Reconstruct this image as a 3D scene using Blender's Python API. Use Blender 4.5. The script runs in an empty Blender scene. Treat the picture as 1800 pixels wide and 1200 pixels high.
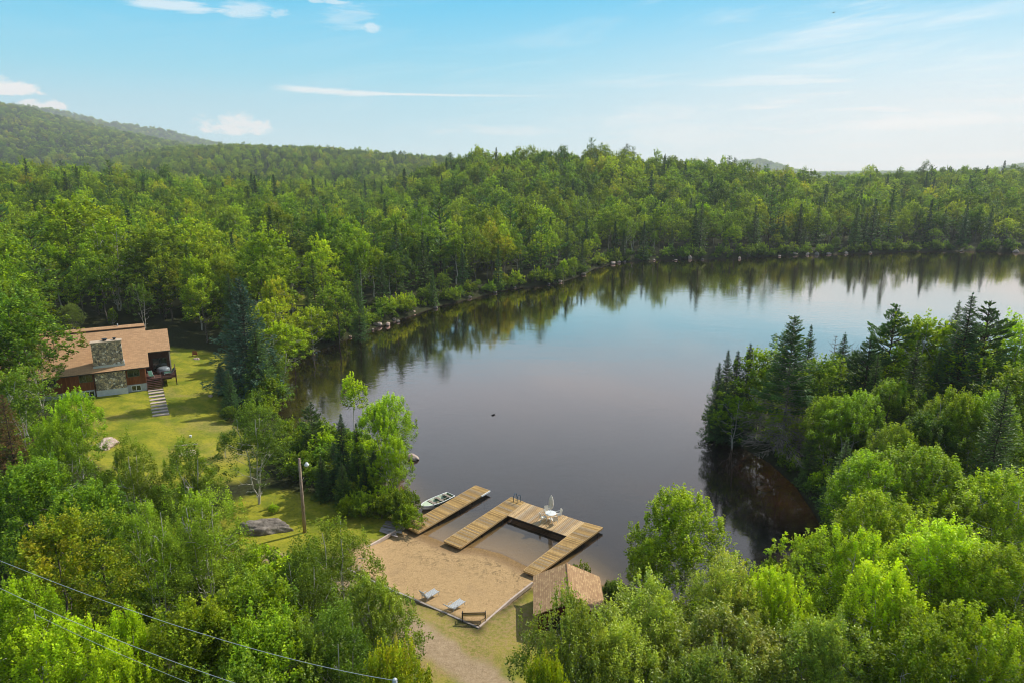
import bpy, math, random
import numpy as np
from mathutils import Vector, Matrix, Euler

R = math.radians
PI = math.pi
sc = bpy.context.scene
root_col = sc.collection
rng = np.random.default_rng(7)
random.seed(7)

# ------------------------------------------------------------------ camera
CAM_H, PITCH, FOC = 36.0, 14.0, 1200.0
SP, CP = math.sin(R(PITCH)), math.cos(R(PITCH))
cam_d = bpy.data.cameras.new('camera')
cam = bpy.data.objects.new('camera', cam_d)
root_col.objects.link(cam)
cam.location = (0, 0, CAM_H)
cam.rotation_euler = (R(90 - PITCH), 0, 0)
cam_d.sensor_width = 36.0
cam_d.lens = 24.0
cam_d.clip_start = 0.5
cam_d.clip_end = 12000
sc.camera = cam


def at(px, py, z=0.0):
    """ground point at height z seen at survey pixel (px,py)"""
    u, v = px - 900.0, py - 600.0
    d = FOC * SP + v * CP
    t = (CAM_H - z) / d
    return Vector((u * t, (FOC * CP - v * SP) * t, z))


def ray(px, py, Y):
    """point at depth Y (world y) on the line of sight"""
    u, v = px - 900.0, py - 600.0
    t = Y / (FOC * CP - v * SP)
    return Vector((u * t, Y, CAM_H - (FOC * SP + v * CP) * t))


def P2(pts, z=0.0):
    return np.array([tuple(at(x, y, z))[:2] for x, y in pts])


# ------------------------------------------------------------------ helpers
def tag(o, label=None, cat=None, group=None, kind=None):
    if label: o['label'] = label
    if cat: o['category'] = cat
    if group: o['group'] = group
    if kind: o['kind'] = kind
    return o


def thing(name, label, cat, loc=(0, 0, 0), rz=0.0, group=None):
    o = bpy.data.objects.new(name, None)
    root_col.objects.link(o)
    o.location = loc
    o.rotation_euler = (0, 0, rz)
    o.empty_display_size = 0.2
    return tag(o, label, cat, group)


def link(name, me, parent=None, mat=None):
    o = bpy.data.objects.new(name, me)
    root_col.objects.link(o)
    if parent: o.parent = parent
    if mat is not None and not me.materials: me.materials.append(mat)
    return o


class MB:
    """collects shapes for one mesh"""
    def __init__(s):
        s.v = []; s.f = []; s.m = []

    def add(s, vs, fs, mi=0):
        n = len(s.v)
        s.v += [tuple(p) for p in vs]
        s.f += [tuple(i + n for i in f) for f in fs]
        s.m += [mi] * len(fs)
        return s

    def box(s, c, d, rz=0.0, mi=0, M=None):
        hx, hy, hz = d[0] / 2, d[1] / 2, d[2] / 2
        vs = [Vector((x * hx, y * hy, z * hz)) for z in (-1, 1) for y in (-1, 1) for x in (-1, 1)]
        if M is None: M = Matrix.Rotation(rz, 3, 'Z')
        vs = [M @ p + Vector(c) for p in vs]
        return s.add(vs, [(0, 2, 3, 1), (4, 5, 7, 6), (0, 1, 5, 4), (2, 6, 7, 3), (0, 4, 6, 2), (1, 3, 7, 5)], mi)

    def beam(s, a, b, w, h, mi=0, up=(0, 0, 1)):
        """box from a to b, width w (sideways), height h"""
        a = Vector(a); b = Vector(b)
        x = (b - a); L = x.length; x.normalize()
        y = Vector(up).cross(x)
        if y.length < 1e-4: y = Vector((0, 1, 0))
        y.normalize(); z = x.cross(y)
        M = Matrix((x, y, z)).transposed()
        return s.box((a + b) / 2, (L, w, h), mi=mi, M=M)

    def prism(s, q, z0, z1, mi=0):
        """polygon q extruded between heights"""
        n = len(q)
        vs = [(p[0], p[1], z0) for p in q] + [(p[0], p[1], z1) for p in q]
        fs = [tuple(range(n - 1, -1, -1)), tuple(range(n, 2 * n))]
        fs += [(i, (i + 1) % n, n + (i + 1) % n, n + i) for i in range(n)]
        return s.add(vs, fs, mi)

    def slab(s, q, th, mi=0):
        """four 3-D corners, thickness th downward"""
        q = [Vector(p) for p in q]
        n = (q[1] - q[0]).cross(q[2] - q[0]).normalized()
        if n.z < 0: n = -n; q = q[::-1]
        vs = q + [p - n * th for p in q]
        k = len(q)
        fs = [tuple(range(k)), tuple(range(2 * k - 1, k - 1, -1))]
        fs += [(i, i + k, (i + 1) % k + k, (i + 1) % k) for i in range(k)]
        return s.add(vs, fs, mi)

    def tube(s, pts, rad, n=8, mi=0, cap=True):
        pts = [Vector(p) for p in pts]
        if not hasattr(rad, '__len__'): rad = [rad] * len(pts)
        rings = []
        for i, p in enumerate(pts):
            a = pts[max(i - 1, 0)]; b = pts[min(i + 1, len(pts) - 1)]
            t = (b - a).normalized()
            u = t.cross(Vector((0, 0, 1)))
            if u.length < 0.05: u = t.cross(Vector((0, 1, 0)))
            u.normalize(); w = t.cross(u)
            rings.append([p + (u * math.cos(2 * PI * k / n) + w * math.sin(2 * PI * k / n)) * rad[i] for k in range(n)])
        vs = [p for r_ in rings for p in r_]
        fs = []
        for i in range(len(pts) - 1):
            for k in range(n):
                fs.append((i * n + k, i * n + (k + 1) % n, (i + 1) * n + (k + 1) % n, (i + 1) * n + k))
        if cap:
            fs.append(tuple(range(n - 1, -1, -1))); fs.append(tuple((len(pts) - 1) * n + k for k in range(n)))
        return s.add(vs, fs, mi)

    def lathe(s, prof, c=(0, 0, 0), n=16, mi=0):
        vs = []; fs = []
        for r_, z in prof:
            vs += [(c[0] + r_ * math.cos(2 * PI * k / n), c[1] + r_ * math.sin(2 * PI * k / n), c[2] + z) for k in range(n)]
        for i in range(len(prof) - 1):
            for k in range(n):
                fs.append((i * n + k, i * n + (k + 1) % n, (i + 1) * n + (k + 1) % n, (i + 1) * n + k))
        fs.append(tuple(range(n - 1, -1, -1))); fs.append(tuple((len(prof) - 1) * n + k for k in range(n)))
        return s.add(vs, fs, mi)

    def mesh(s, name, mats, smooth=False):
        me = bpy.data.meshes.new(name)
        me.from_pydata(s.v, [], s.f)
        if not isinstance(mats, (list, tuple)): mats = [mats]
        for m in mats: me.materials.append(m)
        me.polygons.foreach_set('material_index', s.m)
        if smooth: me.polygons.foreach_set('use_smooth', [True] * len(s.f))
        me.update()
        return me

    def build(s, name, mats, parent=None, smooth=False):
        return link(name, s.mesh(name, mats, smooth), parent)


def np_mesh(name, V, F, mats, attrs=None, mi=None, smooth=False):
    """V (n,3), F (m,4) quads"""
    me = bpy.data.meshes.new(name)
    n, m = len(V), len(F)
    me.vertices.add(n)
    me.vertices.foreach_set('co', np.asarray(V, np.float32).ravel())
    me.loops.add(m * 4)
    me.loops.foreach_set('vertex_index', np.asarray(F, np.int32).ravel())
    me.polygons.add(m)
    me.polygons.foreach_set('loop_start', np.arange(0, m * 4, 4, dtype=np.int32))
    me.polygons.foreach_set('loop_total', np.full(m, 4, np.int32))
    for mt in mats: me.materials.append(mt)
    if mi is not None: me.polygons.foreach_set('material_index', np.asarray(mi, np.int32))
    me.polygons.foreach_set('use_smooth', np.full(m, smooth, bool))
    me.update(calc_edges=True)
    for k, a in (attrs or {}).items():
        at_ = me.attributes.new(k, 'FLOAT', 'POINT')
        at_.data.foreach_set('value', np.asarray(a, np.float32))
    me.validate()
    return me


# ------------------------------------------------------------------ node helper
class NT:
    def __init__(s, mat):
        s.t = mat.node_tree
        s.t.nodes.clear()

    def n(s, typ, _i=None, **kw):
        nd = s.t.nodes.new(typ)
        for k, v in kw.items(): setattr(nd, k, v)
        for k, v in (_i or {}).items(): s.set(nd, k, v)
        return nd

    def set(s, nd, k, v):
        sock = nd.inputs[k]
        if isinstance(v, bpy.types.NodeSocket): s.t.links.new(v, sock)
        elif isinstance(v, bpy.types.Node): s.t.links.new(v.outputs[0], sock)
        else: sock.default_value = v

    def math(s, op, a, b=None, c=None, clamp=False):
        nd = s.n('ShaderNodeMath', operation=op, use_clamp=clamp)
        for i, x in enumerate((a, b, c)):
            if x is not None: s.set(nd, i, x)
        return nd.outputs[0]

    def mix(s, f, a, b, mode='MIX'):
        nd = s.n('ShaderNodeMix', data_type='RGBA', blend_type=mode)
        s.set(nd, 0, f); s.set(nd, 6, c4(a)); s.set(nd, 7, c4(b))
        return nd.outputs[2]

    def ramp(s, f, stops, interp='LINEAR'):
        nd = s.n('ShaderNodeValToRGB')
        cr = nd.color_ramp; cr.interpolation = interp
        while len(cr.elements) > len(stops): cr.elements.remove(cr.elements[-1])
        while len(cr.elements) < len(stops): cr.elements.new(0.5)
        for e, (p, c) in zip(cr.elements, stops): e.position = p; e.color = c4(c)
        s.set(nd, 0, f)
        return nd.outputs[0]

    def noise(s, vec, scale, detail=4, rough=0.55, dist=0.0, **kw):
        nd = s.n('ShaderNodeTexNoise', **kw)
        if vec is not None: s.set(nd, 'Vector', vec)
        nd.inputs['Scale'].default_value = scale
        nd.inputs['Detail'].default_value = detail
        nd.inputs['Roughness'].default_value = rough
        nd.inputs['Distortion'].default_value = dist
        return nd.outputs[0]

    def attr(s, name):
        return s.n('ShaderNodeAttribute', attribute_name=name).outputs['Fac']

    def map(s, v, a, b, c=0.0, d=1.0):
        nd = s.n('ShaderNodeMapRange', clamp=True)
        for i, x in enumerate((v, a, b, c, d)): s.set(nd, i, x)
        return nd.outputs[0]

    def smap(s, v, a, b, c=0.0, d=1.0):
        nd = s.n('ShaderNodeMapRange', clamp=True, interpolation_type='SMOOTHSTEP')
        for i, x in enumerate((v, a, b, c, d)): s.set(nd, i, x)
        return nd.outputs[0]

    def bump(s, h, strength=0.4, dist=0.05):
        nd = s.n('ShaderNodeBump')
        nd.inputs['Strength'].default_value = strength
        nd.inputs['Distance'].default_value = dist
        s.set(nd, 'Height', h)
        return nd.outputs[0]

    def out(s, sh, vol=None):
        o = s.n('ShaderNodeOutputMaterial')
        if sh is not None: s.set(o, 'Surface', sh)
        if vol is not None: s.set(o, 'Volume', vol)


def c4(c):
    if isinstance(c, (bpy.types.NodeSocket, bpy.types.Node)): return c
    if not hasattr(c, '__len__'): c = (c, c, c)
    return (c[0], c[1], c[2], 1.0)


def newmat(name):
    m = bpy.data.materials.new(name)
    m.use_nodes = True
    return m, NT(m)


def principled(t, col, rough=0.8, bump=None, spec=0.3, metal=0.0):
    p = t.n('ShaderNodeBsdfPrincipled')
    t.set(p, 'Base Color', c4(col)); t.set(p, 'Roughness', rough)
    p.inputs['Specular IOR Level'].default_value = spec
    p.inputs['Metallic'].default_value = metal
    if bump is not None: t.set(p, 'Normal', bump)
    return p.outputs[0]


def simple(name, col, rough=0.7, var=0.25, scale=6.0, spec=0.3, bump=0.0, metal=0.0, detail=5, stretch=None):
    m, t = newmat(name)
    co = t.n('ShaderNodeTexCoord').outputs['Object']
    if stretch is not None:
        mp = t.n('ShaderNodeMapping'); t.set(mp, 0, co); mp.inputs['Scale'].default_value = stretch
        co = mp.outputs[0]
    nz = t.noise(co, scale, detail)
    rnd = t.n('ShaderNodeObjectInfo').outputs['Random']
    lo = [c * (1 - var) for c in col]; hi = [min(1, c * (1 + var)) for c in col]
    cc = t.mix(t.map(nz, 0.3, 0.7), lo, hi)
    cc = t.mix(t.math('MULTIPLY', rnd, 0.25), cc, [c * 0.6 for c in col])
    b = t.bump(nz, 0.5, bump) if bump else None
    t.out(principled(t, cc, rough, b, spec, metal))
    return m


def leaf_mat(name, stops, trans=0.33, pos_amt=0.42, rough=0.55, spec=0.25, tint=(1, 1, 1)):
    """foliage: hue attribute 'hu', brightness attribute 'sh', tree to tree variation"""
    m, t = newmat(name)
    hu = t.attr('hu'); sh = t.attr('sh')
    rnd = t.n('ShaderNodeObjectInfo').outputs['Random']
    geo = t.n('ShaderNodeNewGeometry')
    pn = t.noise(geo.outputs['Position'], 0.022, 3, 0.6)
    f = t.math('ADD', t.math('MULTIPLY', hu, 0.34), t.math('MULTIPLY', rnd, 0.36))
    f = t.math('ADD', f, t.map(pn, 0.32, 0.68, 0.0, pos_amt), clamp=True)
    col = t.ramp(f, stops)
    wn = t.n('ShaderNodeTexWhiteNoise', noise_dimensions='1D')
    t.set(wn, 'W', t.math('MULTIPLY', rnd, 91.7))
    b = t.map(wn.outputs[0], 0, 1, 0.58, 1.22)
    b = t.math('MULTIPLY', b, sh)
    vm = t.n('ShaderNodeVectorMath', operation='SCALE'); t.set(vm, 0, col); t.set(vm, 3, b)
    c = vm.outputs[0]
    p = principled(t, c, rough, None, spec)
    tr = t.n('ShaderNodeBsdfTranslucent')
    tc = t.mix(1.0, c, (1.45 * tint[0], 1.30 * tint[1], 0.35 * tint[2]), 'MULTIPLY')
    t.set(tr, 0, tc)
    mx = t.n('ShaderNodeMixShader'); mx.inputs[0].default_value = trans
    t.set(mx, 1, p); t.set(mx, 2, tr)
    t.out(mx)
    return m


sc.view_settings.view_transform = 'Standard'; sc.view_settings.look = 'None'; sc.view_settings.exposure = 0.0
sc.render.engine = 'CYCLES'
cy = sc.cycles
cy.max_bounces = 5; cy.diffuse_bounces = 3; cy.glossy_bounces = 2; cy.transmission_bounces = 3; cy.transparent_max_bounces = 6
cy.caustics_reflective = False; cy.caustics_refractive = False
cy.use_denoising = True
cy.use_adaptive_sampling = True; cy.adaptive_threshold = 0.02
cy.pixel_filter_type = 'BLACKMAN_HARRIS'; cy.filter_width = 1.05
cy.sample_clamp_indirect = 4.0
# ------------------------------------------------------------------ light and sky
SUN_AZ, SUN_EL = R(50), R(41)          # azimuth measured from +Y towards +X
SUN_DIR = Vector((math.sin(SUN_AZ) * math.cos(SUN_EL), math.cos(SUN_AZ) * math.cos(SUN_EL), math.sin(SUN_EL)))
sl = bpy.data.lights.new('sun', 'SUN')
sl.energy = 5.0; sl.angle = R(0.6); sl.color = (1.0, 0.96, 0.86)
so = bpy.data.objects.new('sun', sl); root_col.objects.link(so)
so.location = (60, 60, 90)
so.rotation_euler = (-SUN_DIR).to_track_quat('-Z', 'Y').to_euler()

w = bpy.data.worlds.new('World'); sc.world = w; w.use_nodes = True
t = NT(w)
sky = t.n('ShaderNodeTexSky', sky_type='NISHITA', sun_disc=False, sun_elevation=SUN_EL, sun_rotation=SUN_AZ,
          altitude=400.0, air_density=1.0, dust_density=1.5, ozone_density=1.5)
dirv = t.n('ShaderNodeTexCoord').outputs['Generated']
sep = t.n('ShaderNodeSeparateXYZ'); t.set(sep, 0, dirv)
az = t.math('ARCTAN2', sep.outputs[0], sep.outputs[1])
el = t.math('ARCSINE', sep.outputs[2])
eld = t.math('MULTIPLY', el, 180 / PI)
azd = t.math('MULTIPLY', az, 180 / PI)
# clear colour by elevation (degrees)
base = t.ramp(t.map(eld, 0, 60), [
    (0.0, (0.72, 0.87, 0.92)), (0.045, (0.53, 0.79, 0.90)), (0.12, (0.26, 0.68, 0.86)),
    (0.22, (0.075, 0.555, 0.86)), (0.30, (0.52, 0.66, 0.82)), (0.38, (0.48, 0.67, 0.84)), (0.55, (0.42, 0.60, 0.78)), (0.68, (0.28, 0.35, 0.46)), (1.0, (0.20, 0.28, 0.40))])
# whiter towards the sun side
side = t.smap(azd, -10, 34)
low = t.smap(eld, 13, 2)
wht = t.math('MULTIPLY', side, t.math('ADD', t.math('MULTIPLY', low, 0.78), 0.08))
base = t.mix(wht, base, (0.86, 0.90, 0.93))
glow = t.math('MULTIPLY', t.smap(eld, 12.5, 19), t.smap(eld, 44, 32))
base = t.mix(t.math('MULTIPLY', glow, t.smap(azd, -35, 55, 0.3, 0.85)), base, (0.60, 0.80, 0.98))
# cirrus: stretched noise in (azimuth, elevation)
cv = t.n('ShaderNodeCombineXYZ')
t.set(cv, 0, t.math('MULTIPLY', azd, 0.035)); t.set(cv, 1, t.math('SUBTRACT', t.math('MULTIPLY', eld, 0.30), t.math('MULTIPLY', azd, 0.035)))
ci = t.noise(cv.outputs[0], 1.6, 7, 0.62, 0.6)
ci = t.math('MULTIPLY', t.smap(ci, 0.46, 0.80), t.smap(azd, -25, 30, 0.10, 0.75))
base = t.mix(ci, base, (0.86, 0.92, 0.95))
cv2 = t.n('ShaderNodeCombineXYZ')
t.set(cv2, 0, t.math('MULTIPLY', azd, 0.05)); t.set(cv2, 1, t.math('MULTIPLY', eld, 0.75)); cv2.inputs[2].default_value = 4.3
ci2 = t.noise(cv2.outputs[0], 1.3, 6, 0.6, 0.3)
ci2 = t.math('MULTIPLY', t.math('MULTIPLY', t.smap(ci2, 0.48, 0.66), t.smap(azd, 0, 20)), t.math('MULTIPLY', t.smap(eld, 8.5, 5), 0.85))
base = t.mix(ci2, base, (0.93, 0.94, 0.95))


def skyxy(px, py):
    u, v = px - 900.0, py - 600.0
    d = Vector((u, FOC * CP - v * SP, -(FOC * SP + v * CP))).normalized()
    return math.degrees(math.atan2(d.x, d.y)), math.degrees(math.asin(d.z))


cvn = t.n('ShaderNodeCombineXYZ'); t.set(cvn, 0, azd); t.set(cvn, 1, t.math('MULTIPLY', eld, 1.5)); cvn.inputs[2].default_value = 7.7
cn_hi = t.noise(cvn.outputs[0], 1.0, 6, 0.62, 0.2)
cvm = t.n('ShaderNodeCombineXYZ'); t.set(cvm, 0, t.math('MULTIPLY', azd, 0.4)); t.set(cvm, 1, t.math('MULTIPLY', eld, 2.4)); cvm.inputs[2].default_value = 2.7
cn_lo = t.noise(cvm.outputs[0], 0.6, 6, 0.62, 0.5)


def blob(px, py, rx, ry, amp=0.75, nsc=1.0, flat=True, thr=(0.42, 0.6)):
    """cloud mask round a direction"""
    a0, e0 = skyxy(px, py)
    rx, ry = rx / 21.0, ry / 21.0
    dx = t.math('DIVIDE', t.math('SUBTRACT', azd, a0), rx)
    dy = t.math('DIVIDE', t.math('SUBTRACT', eld, e0), ry)
    if flat: dy = t.math('MULTIPLY', dy, t.map(dy, -0.05, 0.05, 2.6, 1.0))
    r2 = t.math('ADD', t.math('MULTIPLY', dx, dx), t.math('MULTIPLY', dy, dy))
    nz = cn_hi if nsc > 0.7 else cn_lo
    f = t.math('ADD', t.math('SUBTRACT', 1.0, r2), t.math('MULTIPLY', t.math('SUBTRACT', nz, 0.5), 3.4))
    return t.math('MULTIPLY', t.smap(f, thr[0], thr[1]), t.math('MULTIPLY', t.smap(r2, 2.6, 0.6), amp))


for (px, py, rx, ry, am, ns, fl, th) in [
        (412, 228, 70, 26, 0.85, 0.8, True, (0.0, 1.0)), (18, 160, 42, 19, 1.0, 1.1, True, (0.0, 0.8)),
        (78, 188, 32, 11, 0.95, 1.2, True, (0.0, 0.8)),
        (295, 10, 90, 9, 0.6, 0.55, False, (0.2, 1.1)), (430, 16, 50, 16, 0.5, 0.6, False, (0.2, 1.2)), (490, 24, 20, 9, 0.4, 0.8, False, (0.2, 1.0)),
        (585, 4, 60, 4, 0.5, 0.8, False, (0.2, 1.0)), (610, 32, 60, 20, 0.30, 0.6, False, (0.2, 1.2)), (655, 50, 20, 10, 0.45, 0.9, False, (0.1, 0.9)),
        (1640, 212, 210, 15, 0.85, 0.28, False, (0.1, 1.2)), (850, 230, 140, 12, 0.35, 0.3, False, (0.1, 1.2)),
        (1170, 225, 130, 45, 0.35, 0.3, False, (0.0, 1.3))]:
    base = t.mix(blob(px, py, rx, ry, am, ns, fl, th), base, (0.97, 0.96, 0.96))
# the long thin trail
a0, e0 = skyxy(470, 153); a1, e1 = skyxy(620, 164); a2, e2 = skyxy(1050, 169)
fl_ = t.math('ADD', t.map(azd, a0, a1, e0, e1), t.map(azd, a1, a2, 0.0, e2 - e1))
dd = t.math('ABSOLUTE', t.math('SUBTRACT', eld, fl_))
tc_ = t.n('ShaderNodeCombineXYZ'); t.set(tc_, 0, t.math('MULTIPLY', azd, 0.6)); t.set(tc_, 1, t.math('MULTIPLY', eld, 3.0))
tn = t.noise(tc_.outputs[0], 1.5, 5, 0.6)
wd = t.math('MULTIPLY', t.map(azd, a1, a1 + 3, 0.30, 0.12), t.map(tn, 0.2, 0.8, 0.5, 1.4))
tr_ = t.smap(t.math('DIVIDE', dd, wd), 1.2, 0.2)
tr_ = t.math('MULTIPLY', tr_, t.math('MULTIPLY', t.smap(azd, a0 - 0.3, a0 + 2.5), t.smap(azd, a2, a1 + 3)))
base = t.mix(t.math('MULTIPLY', tr_, 0.8), base, (0.93, 0.96, 0.97))
ns = t.n('ShaderNodeVectorMath', operation='SCALE'); t.set(ns, 0, base); ns.inputs[3].default_value = 10.0
mixed = t.mix(0.9, sky.outputs[0], ns.outputs[0])
bg = t.n('ShaderNodeBackground'); t.set(bg, 0, mixed); bg.inputs[1].default_value = 0.110
w.cycles.sampling_method = 'MANUAL'; w.cycles.sample_map_resolution = 256
wo = t.n('ShaderNodeOutputWorld'); t.set(wo, 0, bg)

# ------------------------------------------------------------------ terrain
# shoreline, clockwise, as water-level points
SH = [(2600, 437), (2200, 440), (1900, 443), (1800, 444), (1700, 441), (1600, 442), (1500, 446), (1400, 449), (1300, 453), (1240, 456), (1200, 455), (1130, 458),
      (1080, 463), (1045, 472), (1030, 481), (985, 497), (900, 507), (840, 522), (780, 536), (700, 562), (650, 580), (600, 600),
      (545, 621), (508, 640), (492, 668), (497, 700), (478, 735), (498, 765), (530, 772), (600, 776), (660, 800), (706, 838),
      (700, 868), (728, 905), (722, 928), (740, 936), (775, 950), (800, 960), (842, 962), (880, 972), (905, 984), (932, 998), (962, 1006),
      (1010, 1000), (1062, 1030), (1100, 1052), (1130, 1075), (1190, 1085), (1260, 1060), (1330, 1030), (1400, 990), (1452, 940),
      (1430, 900), (1400, 855), (1352, 812), (1290, 778), (1246, 748), (1243, 730), (1262, 705), (1330, 680), (1450, 666),
      (1600, 660), (1800, 650), (2300, 630), (3200, 620)]
SHW = P2(SH)


def seg_dist(Px, Py, A, B):
    d = B - A
    L = (d ** 2).sum()
    tt = np.clip(((Px - A[0]) * d[0] + (Py - A[1]) * d[1]) / L, 0, 1)
    return np.hypot(Px - A[0] - tt * d[0], Py - A[1] - tt * d[1])


def poly_in(Px, Py, Q):
    ins = np.zeros(Px.shape, bool)
    n = len(Q)
    for i in range(n):
        x1, y1 = Q[i]; x2, y2 = Q[(i + 1) % n]
        if y1 == y2: continue
        c = ((y1 > Py) != (y2 > Py)) & (Px < (x2 - x1) * (Py - y1) / (y2 - y1) + x1)
        ins ^= c
    return ins


def poly_sd(Px, Py, Q, closed=True):
    """signed distance, negative inside"""
    d = np.full(Px.shape, 1e9)
    n = len(Q)
    for i in range(n if closed else n - 1):
        d = np.minimum(d, seg_dist(Px, Py, Q[i], Q[(i + 1) % n]))
    return np.where(poly_in(Px, Py, Q), -d, d)


def ss(x, a, b):
    u = np.clip((x - a) / (b - a), 0, 1)
    return u * u * (3 - 2 * u)


def vnoise(x, y, seed=0):
    """value noise, 0..1"""
    xi, yi = np.floor(x).astype(np.int64), np.floor(y).astype(np.int64)
    fx, fy = x - xi, y - yi
    fx = fx * fx * (3 - 2 * fx); fy = fy * fy * (3 - 2 * fy)
    def h(a, b):
        n = (a * 374761393 + b * 668265263 + seed * 1442695041) & 0xffffffff
        n = ((n ^ (n >> 13)) * 1274126177) & 0xffffffff
        return ((n ^ (n >> 16)) & 0xffff) / 65535.0
    return (h(xi, yi) * (1 - fx) + h(xi + 1, yi) * fx) * (1 - fy) + (h(xi, yi + 1) * (1 - fx) + h(xi + 1, yi + 1) * fx) * fy


def fbm(x, y, seed=0, o=4):
    s = 0; a = 0.5
    for k in range(o):
        s = s + a * vnoise(x, y, seed + k); x = x * 2.03; y = y * 2.03; a *= 0.5
    return s / (1 - 0.5 ** o)


# near-field heights: (px,py,z)
CTRL = [(165, 700, 2.6), (262, 684, 2.4), (60, 720, 3.0), (300, 640, 2.4), (380, 640, 1.6), (340, 700, 1.9), (430, 720, 1.0), (300, 790, 1.5), (200, 780, 2.2),
        (100, 800, 3.0), (0, 800, 4.0), (-200, 700, 6.0), (430, 790, 0.9), (520, 800, 0.5), (600, 830, 0.8), (670, 860, 0.7), (480, 900, 1.1), (420, 960, 1.3),
        (540, 930, 0.9), (650, 900, 0.6), (620, 985, 0.9), (720, 1050, 0.75), (842, 1103, 0.7), (933, 1025, 0.45), (780, 1000, 0.5), (870, 1160, 1.1),
        (750, 1130, 1.2), (900, 1250, 2.0), (500, 1100, 2.5), (300, 1000, 3.0), (100, 1000, 4.5), (0, 1180, 6.0), (400, 1250, 4.0), (980, 1080, 0.7),
        (1100, 1150, 0.9), (1300, 1150, 1.6), (1500, 1050, 2.0), (1700, 1000, 2.8), (1500, 850, 1.8), (1350, 730, 1.4), (1700, 760, 2.2), (1900, 800, 3.5), (1700, 1200, 3.5),
        (540, 525, 2.0), (480, 560, 2.5), (250, 560, 3.5), (100, 560, 5.0), (700, 530, 4.0)]
CW = np.array([tuple(at(x, y, z)) for x, y, z in CTRL])

#   ridge lines: (depth, front width, canopy height, [(px, skyline py)...])
RIDGES = [
    (430, 300, 27, [(-600, 250), (0, 273), (100, 277), (300, 297), (450, 305), (600, 320), (700, 328), (800, 336), (900, 350), (1000, 370), (2400, 400)]),
    (510, 190, 18, [(-600, 420), (620, 345), (700, 322), (750, 300), (800, 283), (850, 272), (920, 271), (1000, 271), (1150, 279), (1300, 296), (1400, 312), (1480, 328), (1560, 345), (1650, 360), (1800, 370), (2400, 380)]),
    (690, 300, 13, [(-600, 420), (1350, 350), (1440, 322), (1500, 314), (1600, 308), (1700, 306), (1800, 304), (2000, 290), (2400, 280)]),
    (950, 420, 12, [(-600, 300), (200, 275), (300, 254), (360, 253), (450, 253), (560, 255), (650, 263), (750, 271), (850, 283), (1000, 310), (1300, 360), (2400, 360)]),
    (1250, 600, 7, [(-600, 90), (0, 182), (60, 192), (150, 216), (250, 241), (350, 262), (450, 285), (600, 320), (2400, 400)]),
    (1900, 600, 5, [(-600, 120), (0, 182), (110, 197), (200, 217), (280, 233), (350, 247), (450, 272), (600, 310), (2400, 400)]),
    (3600, 900, 10, [(-600, 330), (1200, 325), (1270, 296), (1300, 286), (1340, 284), (1370, 293), (1400, 303), (1500, 325), (1620, 325), (1680, 312), (1740, 301), (1800, 291), (2000, 276), (2400, 270)]),
]


def height(X, Y):
    X = np.asarray(X, float); Y = np.asarray(Y, float)
    d = poly_sd(X, Y, SHW)
    # inverse-distance near heights
    num = np.zeros(X.shape); den = np.zeros(X.shape)
    for cx, cy, cz in CW:
        wgt = 1.0 / (((X - cx) ** 2 + (Y - cy) ** 2) + 9.0) ** 1.6
        num += wgt * cz; den += wgt
    h = num / den
    Yc = np.maximum(Y, 30.0)
    pc = 900 + 1237.0 * X / Yc
    far = np.zeros(X.shape)
    for (D, wf, can, pts) in RIDGES:
        px = np.array([p[0] for p in pts], float); py = np.array([p[1] for p in pts], float)
        yy = np.interp(pc, px, py)
        v = yy - 600
        z = CAM_H - D * (FOC * SP + v * CP) / (FOC * CP - v * SP) - can
        z = np.maximum(z, 0)
        u = (Y - (D - wf)) / wf
        prof = np.where(u < 1, ss(u, -0.05, 1.12) / ss(np.array(1.0), -0.05, 1.12), 1 - 0.45 * ss((Y - D) / (wf * 1.5), 0, 1))
        far = np.maximum(far, z * prof)
    far = far * (0.93 + 0.14 * fbm(X / 90.0, Y / 90.0, 5, 3))
    h = np.maximum(h + 0.0, far) + np.where(Y > 120, 1.5 * (fbm(X / 25, Y / 25, 9, 3) - 0.5), 0)
    h = h + 0.12 * (fbm(X / 3.0, Y / 3.0, 3, 3) - 0.5)
    # bank: gentle at the beach, steep elsewhere
    bx, by = at(820, 990)[:2]
    bf = np.exp(-(((X - bx) / 9.0) ** 2 + ((Y - by) / 9.0) ** 2))
    gen = ss(np.hypot(X - bx, Y - by), 7, 17)
    bank = d * (0.060 + 0.40 * gen)
    land = np.minimum(bank, h)
    sub = -np.minimum(np.abs(d) * (0.075 + 0.145 * gen), 3.2)
    sub = sub + 0.25 * (fbm(X / 2.2, Y / 2.2, 17, 3) - 0.5) * ss(np.abs(d), 1.0, 6)
    return np.where(d > 0, land, np.minimum(sub, -0.0005)), d


def hz(x, y):
    return float(height(np.array([x]), np.array([y]))[0][0])


def sdl(x, y):
    return float(poly_sd(np.array([float(x)]), np.array([float(y)]), SHW)[0])


# polar fan of one sheet
ang = np.concatenate([np.linspace(-180, -50, 66)[:-1], np.linspace(-50, 50, 430), np.linspace(50, 180, 66)[1:-1]])
rad = [0.0, 8.0, 16, 22, 27]
while rad[-1] < 9000: rad.append(rad[-1] * 1.0125 + 0.02)
rad = np.array(rad)
A, Rr = np.meshgrid(np.radians(ang), rad)
TX, TY = (Rr * np.sin(A)).ravel(), (Rr * np.cos(A)).ravel()
TZ, TD = height(TX, TY)
nA, nR = len(ang), len(rad)
ii, jj = np.meshgrid(np.arange(nR - 1), np.arange(nA), indexing='ij')
j2 = (jj + 1) % nA
F = np.stack([ii * nA + jj, ii * nA + j2, (ii + 1) * nA + j2, (ii + 1) * nA + jj], -1).reshape(-1, 4)[:, ::-1]

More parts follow.
